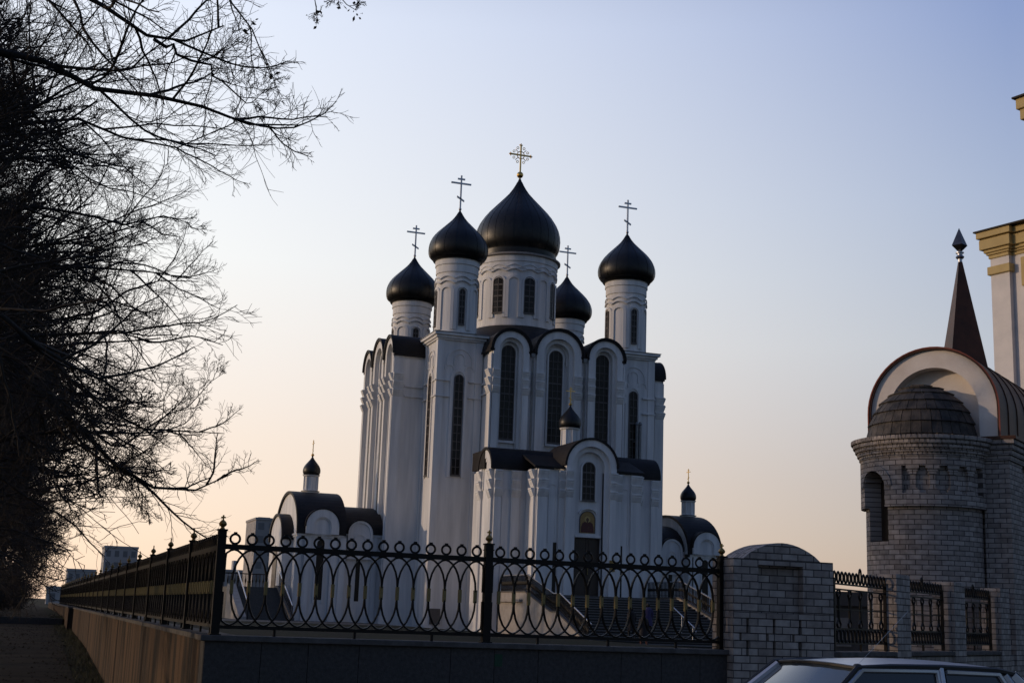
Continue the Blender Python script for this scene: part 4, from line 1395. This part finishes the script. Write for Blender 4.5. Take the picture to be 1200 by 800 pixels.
def np_mesh(name, V, Q, material, parent=None):
    me = bpy.data.meshes.new(name)
    me.vertices.add(len(V)); me.vertices.foreach_set("co", V.astype(np.float32).ravel())
    k = Q.shape[1]
    me.loops.add(Q.size); me.loops.foreach_set("vertex_index", Q.astype(np.int32).ravel())
    me.polygons.add(len(Q)); me.polygons.foreach_set("loop_start", np.arange(0, Q.size, k, dtype=np.int32))
    me.update(calc_edges=True)
    me.materials.append(material)
    o = bpy.data.objects.new(name, me)
    COL.objects.link(o)
    if parent: o.parent = parent
    return o


def unit(a): return a / (np.linalg.norm(a, axis=-1, keepdims=True) + 1e-9)


def walk(rg, p0, d0, length, n, wig, trop):
    """random-walk polylines; p0,d0 [B,3], length [B]"""
    B = len(p0)
    P_ = np.zeros((B, n, 3)); P_[:, 0] = p0
    d = unit(d0)
    seg = (length / (n - 1))[:, None]
    for i in range(1, n):
        d = unit(d + rg.normal(0, wig, (B, 3)) + np.asarray(trop))
        P_[:, i] = P_[:, i - 1] + d * seg
    return P_


def children(rg, P_, per, amin, amax, t0=0.15):
    """start points and directions of side branches"""
    B, n, _ = P_.shape
    t = t0 + (1 - t0) * (np.arange(per)[None, :] + rg.random((B, per))) / per
    t = np.clip(t, 0, 0.999)
    x = t * (n - 1); i = x.astype(int); f = (x - i)[..., None]
    bi = np.arange(B)[:, None]
    p = P_[bi, i] * (1 - f) + P_[bi, i + 1] * f
    tan = unit(P_[bi, i + 1] - P_[bi, i])
    rnd = unit(rg.normal(0, 1, tan.shape))
    perp = unit(rnd - tan * (rnd * tan).sum(-1, keepdims=True))
    a = rg.uniform(amin, amax, t.shape)[..., None]
    d = tan * np.cos(a) + perp * np.sin(a)
    return p.reshape(-1, 3), d.reshape(-1, 3), t.reshape(-1), np.repeat(np.arange(B), per)


def taper(r0, r1, B, n):
    f = np.linspace(0, 1, n)[None, :]
    return np.asarray(r0).reshape(-1, 1) * (1 - f) + np.asarray(r1).reshape(-1, 1) * f * np.ones((B, 1))


def spread(rg, limbs, lens, rads, counts, ratios, tw=0.0035, trop=(0, 0, 0.03)):
    """three orders of side branches on limbs; returns tube groups"""
    groups = []
    P_, L_, r_ = limbs, lens, rads
    sides = (4, 3, 3); ns = (9, 7, 5)
    rr = (0.42, 0.42, 0.5)
    for lev in range(3):
        p, d, t, par = children(rg, P_, counts[lev], R(18), R((60, 68, 62)[lev]), 0.15 if lev == 0 else 0.2)
        L2 = L_[par] * ratios[lev] * (1.12 - 0.82 * t) * rg.uniform(0.6, 1.35, len(t))
        r2 = np.maximum(r_[par] * rr[lev] * (1.1 - 0.6 * t), tw)
        P2 = walk(rg, p, d, L2, ns[lev], (0.15, 0.17, 0.17)[lev], trop)
        groups.append((P2, taper(r2, np.maximum(r2 * 0.35, tw * 0.6), len(r2), ns[lev]), sides[lev]))
        P_, L_, r_ = P2, L2, r2
    return groups, P_


def resample(pts, n):
    pts = np.array(pts, float)
    s = np.concatenate([[0], np.cumsum(np.linalg.norm(np.diff(pts, axis=0), axis=1))])
    q = np.linspace(0, s[-1], n)
    return np.stack([np.interp(q, s, pts[:, k]) for k in range(3)], 1), s[-1]


def make_tree(seed, height, n_limb, spreadr, base_r=0.2, counts=(16, 11, 5), tw=0.004, hero=None, low=0.3, loc=(0, 0, 0), droop=-0.03):
    rg = np.random.default_rng(seed)
    o = empty("bare_tree", loc)
    trunk = np.zeros((1, 12, 3))
    zt = np.linspace(-0.4, height, 12)
    trunk[0, :, 2] = zt
    trunk[0, :, 0] = np.cumsum(rg.normal(0, 0.06, 12)) * np.linspace(0, 1, 12)
    trunk[0, :, 1] = np.cumsum(rg.normal(0, 0.06, 12)) * np.linspace(0, 1, 12)
    tr_r = base_r * (1.12 - np.linspace(0, 1, 12)) ** 0.8
    tr_r[0] *= 1.35
    limbs = []; lens = []; rads = []
    NL = 12
    if n_limb:
        h = height * (low + (0.97 - low) * (np.arange(n_limb) + rg.random(n_limb)) / n_limb)
        az = np.arange(n_limb) * 2.4 + rg.uniform(-0.5, 0.5, n_limb)
        for hh, a in zip(h, az):
            f = (hh / height - low) / (1 - low)
            elev = R(rg.uniform(12, 32)) + f * R(38)
            L = spreadr * (1.1 - 0.55 * f) * rg.uniform(0.85, 1.15)
            p0 = np.array([[np.interp(hh, zt, trunk[0, :, 0]), np.interp(hh, zt, trunk[0, :, 1]), hh]])
            d0 = np.array([[math.cos(a) * math.cos(elev), math.sin(a) * math.cos(elev), math.sin(elev)]])
            limbs.append(walk(rg, p0, d0, np.array([L]), NL, 0.15, (0, 0, droop - 0.01 * (1 - f)))[0]); lens.append(L); rads.append(base_r * 0.24 * (1 - 0.4 * f))
    if hero:
        for pts, r0, cap in hero:
            q, L = resample(pts, NL)
            q = q - np.array(loc)
            q[1:-1] += rg.normal(0, 0.025, (NL - 2, 3))
            limbs.append(q); lens.append(min(L, cap)); rads.append(r0)
    limbs = np.array(limbs); lens = np.array(lens); rads = np.array(rads)
    tg = [(trunk, tr_r[None, :], 10), (limbs, taper(rads, rads * 0.08 + 0.0015, len(rads), NL), 6)]
    V, Q = poly_tubes(tg)
    np_mesh("trunk", V, Q, BARK, o)
    groups, tips = spread(rg, limbs, lens, rads, counts, (0.56, 0.52, 0.72), tw)
    V, Q = poly_tubes(groups)
    np_mesh("crown", V, Q, TWIG, o)
    return o, limbs, tips


H = {
 'A': [(-2.3, 9.0, 5.0), (-1.4, 9.6, 5.45), (-0.61, 10, 5.61), (-0.34, 10, 5.57), (-0.11, 10, 5.47), (0.04, 10, 5.43), (0.2, 10, 5.43), (0.42, 10, 5.42), (0.64, 10, 5.39), (0.85, 10, 5.43), (1.05, 10, 5.35), (1.3, 10, 5.3), (1.63, 10, 5.38)],
 'B': [(-2.3, 9.0, 6.2), (-1.2, 9.3, 6.25), (-0.3, 9.5, 6.01), (-0.08, 9.5, 5.89), (0.1, 9.5, 5.82), (0.26, 9.5, 5.75), (0.42, 9.5, 5.68), (0.57, 9.5, 5.66), (0.74, 9.5, 5.74), (0.94, 9.5, 5.88)],
 'C': [(0.45, 9.5, 5.68), (0.58, 9.6, 5.71), (0.68, 9.6, 5.59), (0.81, 9.6, 5.54), (1.03, 9.6, 5.48), (1.24, 9.6, 5.35), (1.32, 9.6, 5.27)],
 'D': [(-2.3, 9.1, 4.0), (-1.3, 10.0, 4.8), (-0.58, 10.6, 5.21), (-0.4, 10.6, 5.32), (-0.23, 10.6, 5.51), (0.01, 10.6, 5.66), (0.26, 10.6, 5.84), (0.55, 10.6, 5.94)],
 'E': [(-2.3, 9.1, 4.3), (-1.4, 10.4, 5.0), (-0.6, 11.2, 5.35), (-0.23, 11.2, 5.55), (0.18, 11.2, 5.61), (0.4, 11.2, 5.48), (0.68, 11.2, 5.43), (0.96, 11.2, 5.55), (1.18, 11.2, 5.7)],
 'K': [(-2.3, 9.0, 6.6), (-0.4, 9.2, 7.6), (0.9, 9.3, 7.3), (1.41, 9.3, 6.72), (1.53, 9.3, 6.39), (1.64, 9.3, 6.17), (1.6, 9.3, 6.0)],
 'L': [(1.41, 9.3, 6.72), (1.53, 9.3, 6.39), (1.72, 9.3, 6.23), (1.84, 9.3, 6.14), (1.89, 9.3, 6.1)],
 'N': [(-2.3, 9.0, 6.4), (-0.6, 9.2, 7.0), (0.3, 9.3, 6.7), (0.68, 9.3, 6.35), (0.85, 9.3, 6.12), (0.91, 9.3, 5.92), (1.06, 9.3, 5.79), (1.17, 9.3, 5.54), (1.29, 9.3, 5.46)],
 'F': [(-2.5, 16.2, 5.0), (-1.4, 16.4, 5.0), (-0.54, 16.5, 4.53), (-0.34, 16.5, 4.16), (-0.04, 16.5, 3.97), (0.18, 16.5, 3.81), (0.41, 16.5, 3.58), (0.72, 16.5, 3.29), (0.95, 16.5, 3.14), (1.3, 16.5, 2.99), (1.65, 16.5, 2.93), (1.85, 16.5, 3.02), (2.18, 16.5, 3.22)],
 'G': [(0.55, 16.5, 3.42), (0.72, 16.5, 3.29), (0.91, 16.5, 3.09), (1.14, 16.5, 2.89), (1.26, 16.5, 2.64)],
 'H': [(-2.5, 16.3, 5.6), (-1.3, 17.2, 5.5), (-0.43, 17.5, 4.91), (0.01, 17.5, 4.54), (0.33, 17.5, 4.24), (0.58, 17.5, 4.07), (0.85, 17.5, 3.91), (1.18, 17.5, 3.79), (1.5, 17.5, 3.82), (1.91, 17.5, 3.81), (2.18, 17.5, 3.83)],
 'I': [(0.2, 17.0, 3.75), (0.43, 17.2, 3.66), (0.87, 17.2, 3.51), (1.12, 17.2, 3.71), (1.36, 17.2, 3.96), (1.66, 17.2, 4.13), (1.83, 17.2, 4.37), (2.08, 17.2, 4.58)],
 'J': [(-2.5, 16.4, 4.4), (-1.5, 17.6, 4.9), (-0.71, 18, 5.07), (-0.27, 18, 5.12), (0.39, 18, 5.28), (0.82, 18, 5.68), (1.41, 18, 5.95), (1.73, 18, 5.93)],
 'M': [(-2.5, 16.2, 5.4), (-1.5, 15.7, 5.7), (-0.74, 15.5, 5.86), (-0.3, 15.5, 6.02), (0.26, 15.5, 5.95), (0.74, 15.5, 5.94), (1.11, 15.5, 6.11), (1.36, 15.5, 6.02)],
}
G_TREE = "bare trees in a row along the path"
t1, l1, tips1 = make_tree(11, 9.5, 9, 3.2, 0.2, (14, 12, 5), 0.0022, [(H['A'], 0.045, 3.4), (H['B'], 0.045, 3.4), (H['C'], 0.014, 1.5), (H['D'], 0.035, 4.0), (H['E'], 0.035, 4.2), (H['K'], 0.022, 0.9), (H['L'], 0.012, 0.6), (H['N'], 0.024, 2.2)], 0.42, (-2.3, 9.0, -0.15))
tag(t1, "nearest bare tree, its thick black boughs reaching in at the top left", "tree", G_TREE)
# a few dry leaves left on the outer twigs of the overhanging bough
rg = np.random.default_rng(5)
leaf = MB()
for L_ in (l1[-3], l1[-2], l1[-1]):
    for _ in range(55):
        p = L_[rg.integers(6, 12)] + rg.normal(0, 0.045, 3)
        s = rg.uniform(0.012, 0.026)
        a = unit(rg.normal(0, 1, 3)); b = unit(np.cross(a, rg.normal(0, 1, 3)))
        leaf.add([p - a * s, p + b * s * 0.6, p + a * s, p - b * s * 0.6], [(0, 1, 2, 3)])
leaf.build("dry_leaves", DRYLEAF, t1)
t2, l2, tips2 = make_tree(23, 8.2, 54, 4.2, 0.22, (14, 12, 5), 0.0027, [(H['F'], 0.07, 3.6), (H['G'], 0.018, 1.2), (H['H'], 0.05, 3.4), (H['I'], 0.02, 1.8), (H['J'], 0.045, 3.2), (H['M'], 0.04, 2.6)], 0.35, (-2.5, 16.2, -0.2))
tag(t2, "third bare tree from the front, long drooping boughs above the side fence", "tree", G_TREE)
t3, _, _ = make_tree(77, 7.0, 28, 3.8, 0.19, (14, 12, 5), 0.0025, None, 0.42, (-2.9, 12.6, -0.18))
tag(t3, "second bare tree from the front in the path row, low and thin", "tree", G_TREE)
va, _, _ = make_tree(31, 9.4, 40, 4.4, 0.22, (12, 10, 5), 0.0075, None, 0.25, (-2.6, 23, -0.1))
vb, _, _ = make_tree(47, 9.8, 40, 4.3, 0.2, (12, 10, 5), 0.009, None, 0.24, (-2.5, 29.5, 0.0))
names = ["fourth bare tree from the front in the path row", "fifth bare tree from the front in the path row"]
tag(va, names[0], "tree", G_TREE); tag(vb, names[1], "tree", G_TREE)
ords = ["sixth", "seventh", "eighth", "ninth", "tenth", "eleventh", "twelfth", "thirteenth"]
for k, v in enumerate((36, 43, 51, 60, 70, 82, 96, 112)):
    c = copy_tree(va if k % 2 == 0 else vb)
    c.location = (-2.6 + 0.3 * math.sin(k * 2.1), v, path_h(v) - 0.1)
    c.rotation_euler = (0, 0, 1.3 * k + 0.6)
    sc_ = 0.95 + 0.1 * math.sin(k * 1.7)
    c.scale = (sc_, sc_, sc_)
    tag(c, ords[k] + " bare tree from the front in the path row", "tree", G_TREE)


def make_bush(seed, loc, n=70, h=2.6):
    rg = np.random.default_rng(seed)
    o = empty("bare_bush", loc)
    a = rg.uniform(0, 2 * PI, n); e = rg.uniform(R(35), R(88), n)
    d0 = np.stack([np.cos(a) * np.cos(e), np.sin(a) * np.cos(e), np.sin(e)], 1)
    p0 = np.stack([rg.normal(0, 0.3, n), rg.normal(0, 0.6, n), np.zeros(n) - 0.1], 1)
    L = h * rg.uniform(0.6, 1.1, n)
    limbs = walk(rg, p0, d0, L, 8, 0.12, (0, 0, 0.0))
    V, Q = poly_tubes([(limbs, taper(np.full(n, 0.018), np.full(n, 0.006), n, 8), 4)])
    np_mesh("stems", V, Q, BARK, o)
    gr, _ = spread(rg, limbs, L, np.full(n, 0.014), (8, 5, 3), (0.35, 0.5, 0.5), 0.006)
    V, Q = poly_tubes(gr)
    np_mesh("twigs", V, Q, TWIG, o)
    return o

b0 = make_bush(3, (-2.2, 66, 0.82))
tag(b0, "dense bare bush under the trees, nearest of the row on the path's left", "bush", "bare bushes under the path trees")
bo_ = ["second", "third", "fourth", "fifth", "sixth", "seventh", "eighth"]
for k, (u, v) in enumerate(((-2.3, 74), (-1.9, 82), (-2.0, 90), (-1.8, 100), (-1.7, 112), (-1.6, 125), (-1.2, 145))):
    c = copy_tree(b0)
    c.location = (u, v, path_h(v)); c.rotation_euler = (0, 0, k * 1.1); s = 1.0 + 0.25 * (k % 3)
    c.scale = (s, s, s)
    tag(c, bo_[k] + " bare bush from the front under the path trees", "bush", "bare bushes under the path trees")

# grass tufts along the wall foot and the path edge
rg = np.random.default_rng(9)
nb = 9000
gu = np.where(rg.random(nb) < 0.6, 1.68 - np.abs(rg.normal(0, 0.35, nb)), -2.0 + rg.normal(0, 0.6, nb))
gv = 18 + 50 * rg.random(nb) ** 1.4
gz = np.array([ground_h(a, b) for a, b in zip(gu, gv)])
an = rg.uniform(0, 2 * PI, nb); hh = rg.uniform(0.04, 0.13, nb); lean = rg.normal(0, 0.05, (nb, 2))
w = 0.006
V = np.stack([np.stack([gu - w * np.cos(an), gv - w * np.sin(an), gz], 1), np.stack([gu + w * np.cos(an), gv + w * np.sin(an), gz], 1), np.stack([gu + lean[:, 0], gv + lean[:, 1], gz + hh], 1)], 1).reshape(-1, 3)
go = np_mesh("grass", V, np.arange(nb * 3).reshape(-1, 3), mat("grass_blade", (0.04, 0.05, 0.017), 0.9, (0.06, 0.05, 0.027), scale=3))
tag(go, kind="stuff")

# loose stones and clods on the dirt path
ng = 2600
gu = rg.uniform(-2.1, 1.25, ng); gv = 14 + 60 * rg.random(ng) ** 1.3
gz = np.array([path_h(b) for b in gv]) + 0.004
sz = rg.uniform(0.008, 0.04, ng) * (0.5 + rg.random(ng))
base = np.array([[1, 0, 0], [-0.5, 0.87, 0], [-0.5, -0.87, 0], [0.1, 0.05, 0.75]])
rot = rg.uniform(0, 2 * PI, ng)
cs, sn = np.cos(rot)[:, None], np.sin(rot)[:, None]
bx_ = base[None, :, 0] * cs - base[None, :, 1] * sn; by_ = base[None, :, 0] * sn + base[None, :, 1] * cs
V = np.stack([gu[:, None] + bx_ * sz[:, None], gv[:, None] + by_ * sz[:, None], gz[:, None] + base[None, :, 2] * sz[:, None]], -1).reshape(-1, 3)
Q = (np.array([[0, 1, 3], [1, 2, 3], [2, 0, 3]])[None] + 4 * np.arange(ng)[:, None, None]).reshape(-1, 3)
tag(np_mesh("gravel", V, Q, DIRT), kind="stuff")

# ------------------------------------------------------------------ parked car
def cam_ground(x, z_):
    return Vector((x * math.cos(HEAD) + z_ * math.sin(HEAD), -x * math.sin(HEAD) + z_ * math.cos(HEAD), 0))
cpos = cam_ground(2.90, 11.15)
cdir = cam_ground(-0.94, -0.34)
car = empty("parked_car", (cpos.x, cpos.y, -0.128), math.atan2(cdir.y, cdir.x))
tag(car, "silver grey hatchback parked on the road before the brick wall", "car")
PAINT = mat("silver_car_paint", (0.52, 0.54, 0.58), 0.3, (0.49, 0.51, 0.55), scale=40, metal=0.4)
BLACKT = mat("black_rubber_trim", (0.012, 0.012, 0.013), 0.5)
CARGLASS = mat("tinted_car_glass", (0.012, 0.015, 0.018), 0.03, (0.014, 0.016, 0.02), scale=2, spec=0.8)
# body: stations along x (front +), ring of section points
stn = [(2.02, 0.45, 0.62, 0.66), (1.95, 0.34, 0.74, 0.76), (1.6, 0.24, 0.84, 0.82), (1.12, 0.2, 0.93, 0.83), (0.3, 0.2, 0.95, 0.835), (-0.7, 0.2, 0.96, 0.835), (-1.4, 0.24, 0.97, 0.82), (-1.85, 0.34, 0.95, 0.77), (-1.95, 0.45, 0.86, 0.7)]
q = MB(); ring_n = 10
for x, z0_, z1_, hw_ in stn:
    sec = [(-hw_ * 0.9, z0_), (-hw_, z0_ + 0.1), (-hw_ * 1.0, (z0_ + z1_) / 2), (-hw_ * 0.985, z1_ - 0.08), (-hw_ * 0.92, z1_), (hw_ * 0.92, z1_), (hw_ * 0.985, z1_ - 0.08), (hw_ * 1.0, (z0_ + z1_) / 2), (hw_, z0_ + 0.1), (hw_ * 0.9, z0_)]
    q.v += [(x, a, b) for a, b in sec]
n = len(stn)
for i in range(n - 1):
    for k in range(ring_n):
        l = (k + 1) % ring_n
        q.f.append((i * ring_n + k, i * ring_n + l, (i + 1) * ring_n + l, (i + 1) * ring_n + k))
q.f += [tuple(range(ring_n)), tuple(range((n - 1) * ring_n, n * ring_n))]
body = q.build("body", PAINT, car, smooth=True)
# roof, crowned
RX0, RX1 = 0.40, -1.12
rz_ = lambda x, y: 1.54 - 0.035 * (y / 0.58) ** 2 - 0.035 * ((x + 0.36) / 0.76) ** 2
q = MB(); nx, ny = 14, 12
for sgn, dz in ((0, 0.0), (1, -0.035)):
    for i in range(nx + 1):
        for j in range(ny + 1):
            x = RX0 + (RX1 - RX0) * i / nx; y = -0.585 + 1.17 * j / ny
            x += -0.05 * (abs(y) / 0.585) ** 3 * (1 if i < nx / 2 else -1) * abs(1 - 2 * i / nx)
            q.v.append((x, y, rz_(x, y) + dz))
st0 = (nx + 1) * (ny + 1)
for s_ in (0, st0):
    for i in range(nx):
        for j in range(ny):
            b0_ = s_ + i * (ny + 1) + j
            q.f.append((b0_, b0_ + 1, b0_ + ny + 2, b0_ + ny + 1))
edge = [i * (ny + 1) for i in range(nx + 1)] + [nx * (ny + 1) + j for j in range(1, ny + 1)] + [i * (ny + 1) + ny for i in range(nx - 1, -1, -1)] + [j for j in range(ny - 1, 0, -1)]
for a, b in zip(edge, edge[1:] + edge[:1]): q.f.append((a, b, b + st0, a + st0))
q.build("roof", PAINT, car, smooth=True)
def bar(mb, p, q_, w0, w1=None):
    mb.tube([p, q_], [w0, w1 or w0], 6)
RB = rz_(0, 0.585)
for s in (-1, 1):
    y1, y0_ = 0.575 * s, 0.74 * s
    for p_, q_, wa, wb in (((RX0 - 0.02, y1, RB - 0.04), (1.08, y0_, 0.90), 0.034, 0.045), ((-0.36, 0.60 * s, RB - 0.01), (-0.32, 0.765 * s, 0.93), 0.03, 0.035),
                           ((RX1 + 0.05, y1, RB - 0.05), (-1.55, y0_, 0.93), 0.05, 0.09), ((-0.98, 0.598 * s, RB - 0.05), (-1.28, 0.765 * s, 0.93), 0.03, 0.04)):
        pil = MB(); bar(pil, p_, q_, wa, wb)
        pil.build("window_pillar", PAINT, car, smooth=True)
    trim = MB().tube([(1.06, 0.755 * s, 0.93), (0.74, 0.675 * s, 1.2), (RX0, 0.597 * s, RB - 0.02), (0.1, 0.603 * s, RB - 0.004), (-0.36, 0.605 * s, RB), (-0.9, 0.603 * s, RB - 0.012), (RX1 + 0.02, 0.592 * s, RB - 0.04), (-1.34, 0.67 * s, 1.2)], 0.022, 6)
    trim.build("roof_gutter", BLACKT, car, smooth=True)
def slab(pts, off):
    nv = (Vector(pts[1]) - Vector(pts[0])).cross(Vector(pts[2]) - Vector(pts[0])).normalized() * off
    m = MB(); k = len(pts)
    m.add(list(pts) + [tuple(Vector(p) + nv) for p in pts], [tuple(range(k)), tuple(range(2 * k - 1, k - 1, -1))] + [(i, i + k, (i + 1) % k + k, (i + 1) % k) for i in range(k)])
    return m
ws = MB()
nw = 8
for i in range(nw + 1):
    for j in range(nw + 1):
        t = i / nw; y = (j / nw - 0.5) * 2
        hw_ = 0.565 + (0.72 - 0.565) * t
        ws.v.append((RX0 + 0.0 + (1.12 - RX0) * t - 0.06 * y * y + 0.01, y * hw_, 1.49 - 0.02 * y * y * (1 - t) + (0.90 - 1.49) * t))
for i in range(nw):
    for j in range(nw):
        b_ = i * (nw + 1) + j
        ws.f.append((b_, b_ + 1, b_ + nw + 2, b_ + nw + 1))
ws.build("windscreen", mat("sky_toned_windscreen", (0.09, 0.11, 0.13), 0.06, (0.08, 0.1, 0.12), scale=2, metal=0.35, spec=1.0), car, smooth=True)  # bluish lightened base stands in for part of the sky reflection
trm = MB().tube([(RX0 + 0.03 - 0.06 * y * y, y * 0.57, 1.497 - 0.022 * y * y) for y in (-1, -0.5, 0, 0.5, 1)], 0.014, 5)
trm.build("windscreen_seal", BLACKT, car)
slab([(RX1 - 0.02, -0.55, 1.45), (RX1 - 0.02, 0.55, 1.45), (-1.72, 0.68, 0.96), (-1.72, -0.68, 0.96)], 0.01).build("rear_window", CARGLASS, car)
for s in (-1, 1):
    T = RB - 0.045
    slab([(0.36, 0.592 * s, T), (-0.32, 0.603 * s, T), (-0.30, 0.755 * s, 0.96), (1.02, 0.755 * s, 0.96)], 0.008 * s).build("side_window", CARGLASS, car)
    slab([(-0.41, 0.603 * s, T), (-0.92, 0.598 * s, T - 0.01), (-1.2, 0.752 * s, 0.96), (-0.38, 0.757 * s, 0.96)], 0.008 * s).build("side_window", CARGLASS, car)
    slab([(-1.02, 0.592 * s, T - 0.015), (-1.10, 0.588 * s, T - 0.02), (-1.5, 0.752 * s, 0.96), (-1.3, 0.755 * s, 0.96)], 0.02 * s).build("quarter_panel", PAINT, car)
    for pts_ in ([(1.02, 0.762 * s, 0.96), (0.36, 0.60 * s, T + 0.012), (-0.32, 0.611 * s, T + 0.012), (-0.3, 0.763 * s, 0.96)],
                 [(-0.41, 0.611 * s, T + 0.012), (-0.92, 0.606 * s, T + 0.0), (-1.2, 0.76 * s, 0.96)]):
        MB().tube(pts_, 0.022, 6).build("door_frame", PAINT, car, smooth=True)
    for x in (1.28, -1.2):
        mwh = MB()
        for (y_a, y_b) in ((0.80, 0.62),):
            pf = [(0.17, y_a - 0.01), (0.29, y_a), (0.30, y_a - 0.03), (0.30, y_b + 0.02), (0.28, y_b)]
            for r_, yy in pf:
                for k in range(24):
                    mwh.v.append((x + r_ * math.cos(2 * PI * k / 24), s * yy, 0.30 + r_ * math.sin(2 * PI * k / 24)))
            for j in range(len(pf) - 1):
                for k in range(24):
                    l = (k + 1) % 24
                    mwh.f.append((j * 24 + k, j * 24 + l, (j + 1) * 24 + l, (j + 1) * 24 + k))
        wh = mwh.build("wheel", BLACKT, car, smooth=True)
        rim = MB()
        rim.v = [(x + 0.18 * math.cos(2 * PI * k / 20), s * 0.795, 0.30 + 0.18 * math.sin(2 * PI * k / 20)) for k in range(20)] + [(x, s * 0.77, 0.30)]
        rim.f = [(k, (k + 1) % 20, 20) for k in range(20)]
        rim.build("rim", SILVER, wh)
    MB().box(1.93, 2.0, min(s * 0.42, s * 0.66), max(s * 0.42, s * 0.66), 0.56, 0.69).build("headlight", CARGLASS, car)
    MB().box(-1.97, -1.92, min(s * 0.45, s * 0.68), max(s * 0.45, s * 0.68), 0.62, 0.8).build("tail_light", mat("red_lens", (0.25, 0.01, 0.01), 0.2), car)
MB().box(1.9, 2.1, -0.76, 0.76, 0.36, 0.5).build("bumper", BLACKT, car, bevel=0.03)
MB().box(-2.05, -1.85, -0.76, 0.76, 0.38, 0.52).build("bumper", BLACKT, car, bevel=0.03)
anb = MB().ball((0.33, 0.50, rz_(0.33, 0.5) + 0.005), 0.035, 10, 6, 0.5)
ant = anb.build("antenna_base", BLACKT, car)
MB().tube([(0.33, 0.50, rz_(0.33, 0.5) + 0.01), (-0.15, 0.50, 1.92)], 0.0014, 5).build("antenna", SILVER, ant)

# ------------------------------------------------------------------ people on the cathedral steps
def person(label, loc, rz, coat, legs, hairc, h=1.7, bag=None, step=0.18):
    o = empty("person", loc, rz)
    tag(o, label, "person")
    k = h / 1.72
    me = bpy.data.meshes.new("body")
    J = [((0, 0, 0.92), 0.15), ((0, 0, 1.15), 0.15), ((0, 0.02, 1.38), 0.15), ((0, 0.03, 1.50), 0.06), ((0, 0.04, 1.60), 0.10), ((0, 0.05, 1.70), 0.085),
         ((-0.1, 0, 0.86), 0.10), ((-0.11, step * 0.6, 0.48), 0.075), ((-0.11, step * 0.2, 0.08), 0.05), ((-0.11, step * 0.2 + 0.14, 0.04), 0.04),
         ((0.1, 0, 0.86), 0.10), ((0.11, -step * 0.1, 0.48), 0.075), ((0.11, -step, 0.09), 0.05), ((0.11, -step + 0.14, 0.04), 0.04),
         ((-0.2, 0.02, 1.40), 0.075), ((-0.27, 0.0, 1.13), 0.055), ((-0.26, 0.12, 0.90), 0.04),
         ((0.2, 0.02, 1.40), 0.075), ((0.27, 0.0, 1.13), 0.055), ((0.26, 0.12, 0.90), 0.04)]
    E_ = [(0, 1), (1, 2), (2, 3), (3, 4), (4, 5), (0, 6), (6, 7), (7, 8), (8, 9), (0, 10), (10, 11), (11, 12), (12, 13), (2, 14), (14, 15), (15, 16), (2, 17), (17, 18), (18, 19)]
    me.from_pydata([tuple(c * k for c in p) for p, r in J], E_, [])
    b = bpy.data.objects.new("body", me); COL.objects.link(b); b.parent = o
    md = b.modifiers.new("skin", 'SKIN')
    for i, (p, r) in enumerate(J):
        me.skin_vertices[0].data[i].radius = (r * k, r * k)
    me.skin_vertices[0].data[0].use_root = True
    b.modifiers.new("sub", 'SUBSURF').levels = 1
    b.modifiers["sub"].render_levels = 1
    me.materials.append(legs)
    c = MB().lathe([(0.27 * k, 0.50 * k), (0.25 * k, 0.75 * k), (0.2 * k, 1.0 * k), (0.21 * k, 1.25 * k), (0.215 * k, 1.40 * k), (0.12 * k, 1.50 * k), (0.07 * k, 1.53 * k)], 18, (0, 0.01))
    c.v = [(x, y * 0.72, z) for x, y, z in c.v]
    for s in (-1, 1):
        c.tube([(s * 0.17 * k, 0.02, 1.42 * k), (s * 0.26 * k, 0.0, 1.15 * k), (s * 0.265 * k, 0.1, 0.94 * k)], [0.085 * k, 0.072 * k, 0.06 * k], 10)
    c.build("coat", coat, o, smooth=True)
    hr = MB().ball((0, 0.02 * k, 1.665 * k), 0.108 * k, 14, 10, 1.0)
    hr.build("hair", hairc, o, smooth=True)
    return o

DCOAT = mat("dark_coat_cloth", (0.014, 0.012, 0.013), 0.9, (0.02, 0.016, 0.016), scale=8)
PURP = mat("purple_jacket_cloth", (0.045, 0.035, 0.11), 0.85, (0.035, 0.028, 0.085), scale=8)
DLEG = mat("dark_trousers", (0.012, 0.012, 0.014), 0.9)
BOOT = mat("red_brown_trousers", (0.09, 0.03, 0.02), 0.8)
HAIR = mat("dark_hair", (0.012, 0.009, 0.008), 0.7)
C0 = Vector((32.8, 93.7, 0))
person("person in a long dark coat and reddish trousers at the foot of the steps", (30.3, 64.5, 0.21), 0.2, DCOAT, BOOT, HAIR, 1.78)
def step_z(v):
    k = int((C0.y + yl - 1.0 - v) / 0.42)
    return 1.75 - 0.001 - 0.155 * (k + 1) + 0.05
person("person in a purple jacket climbing the cathedral steps", (32.15, 67.9, step_z(67.9)), -0.1, PURP, DLEG, HAIR, 1.66)
person("person in a dark coat on the steps left of the purple jacket", (30.75, 67.0, step_z(67.0)), 0.3, DCOAT, DLEG, HAIR, 1.75)
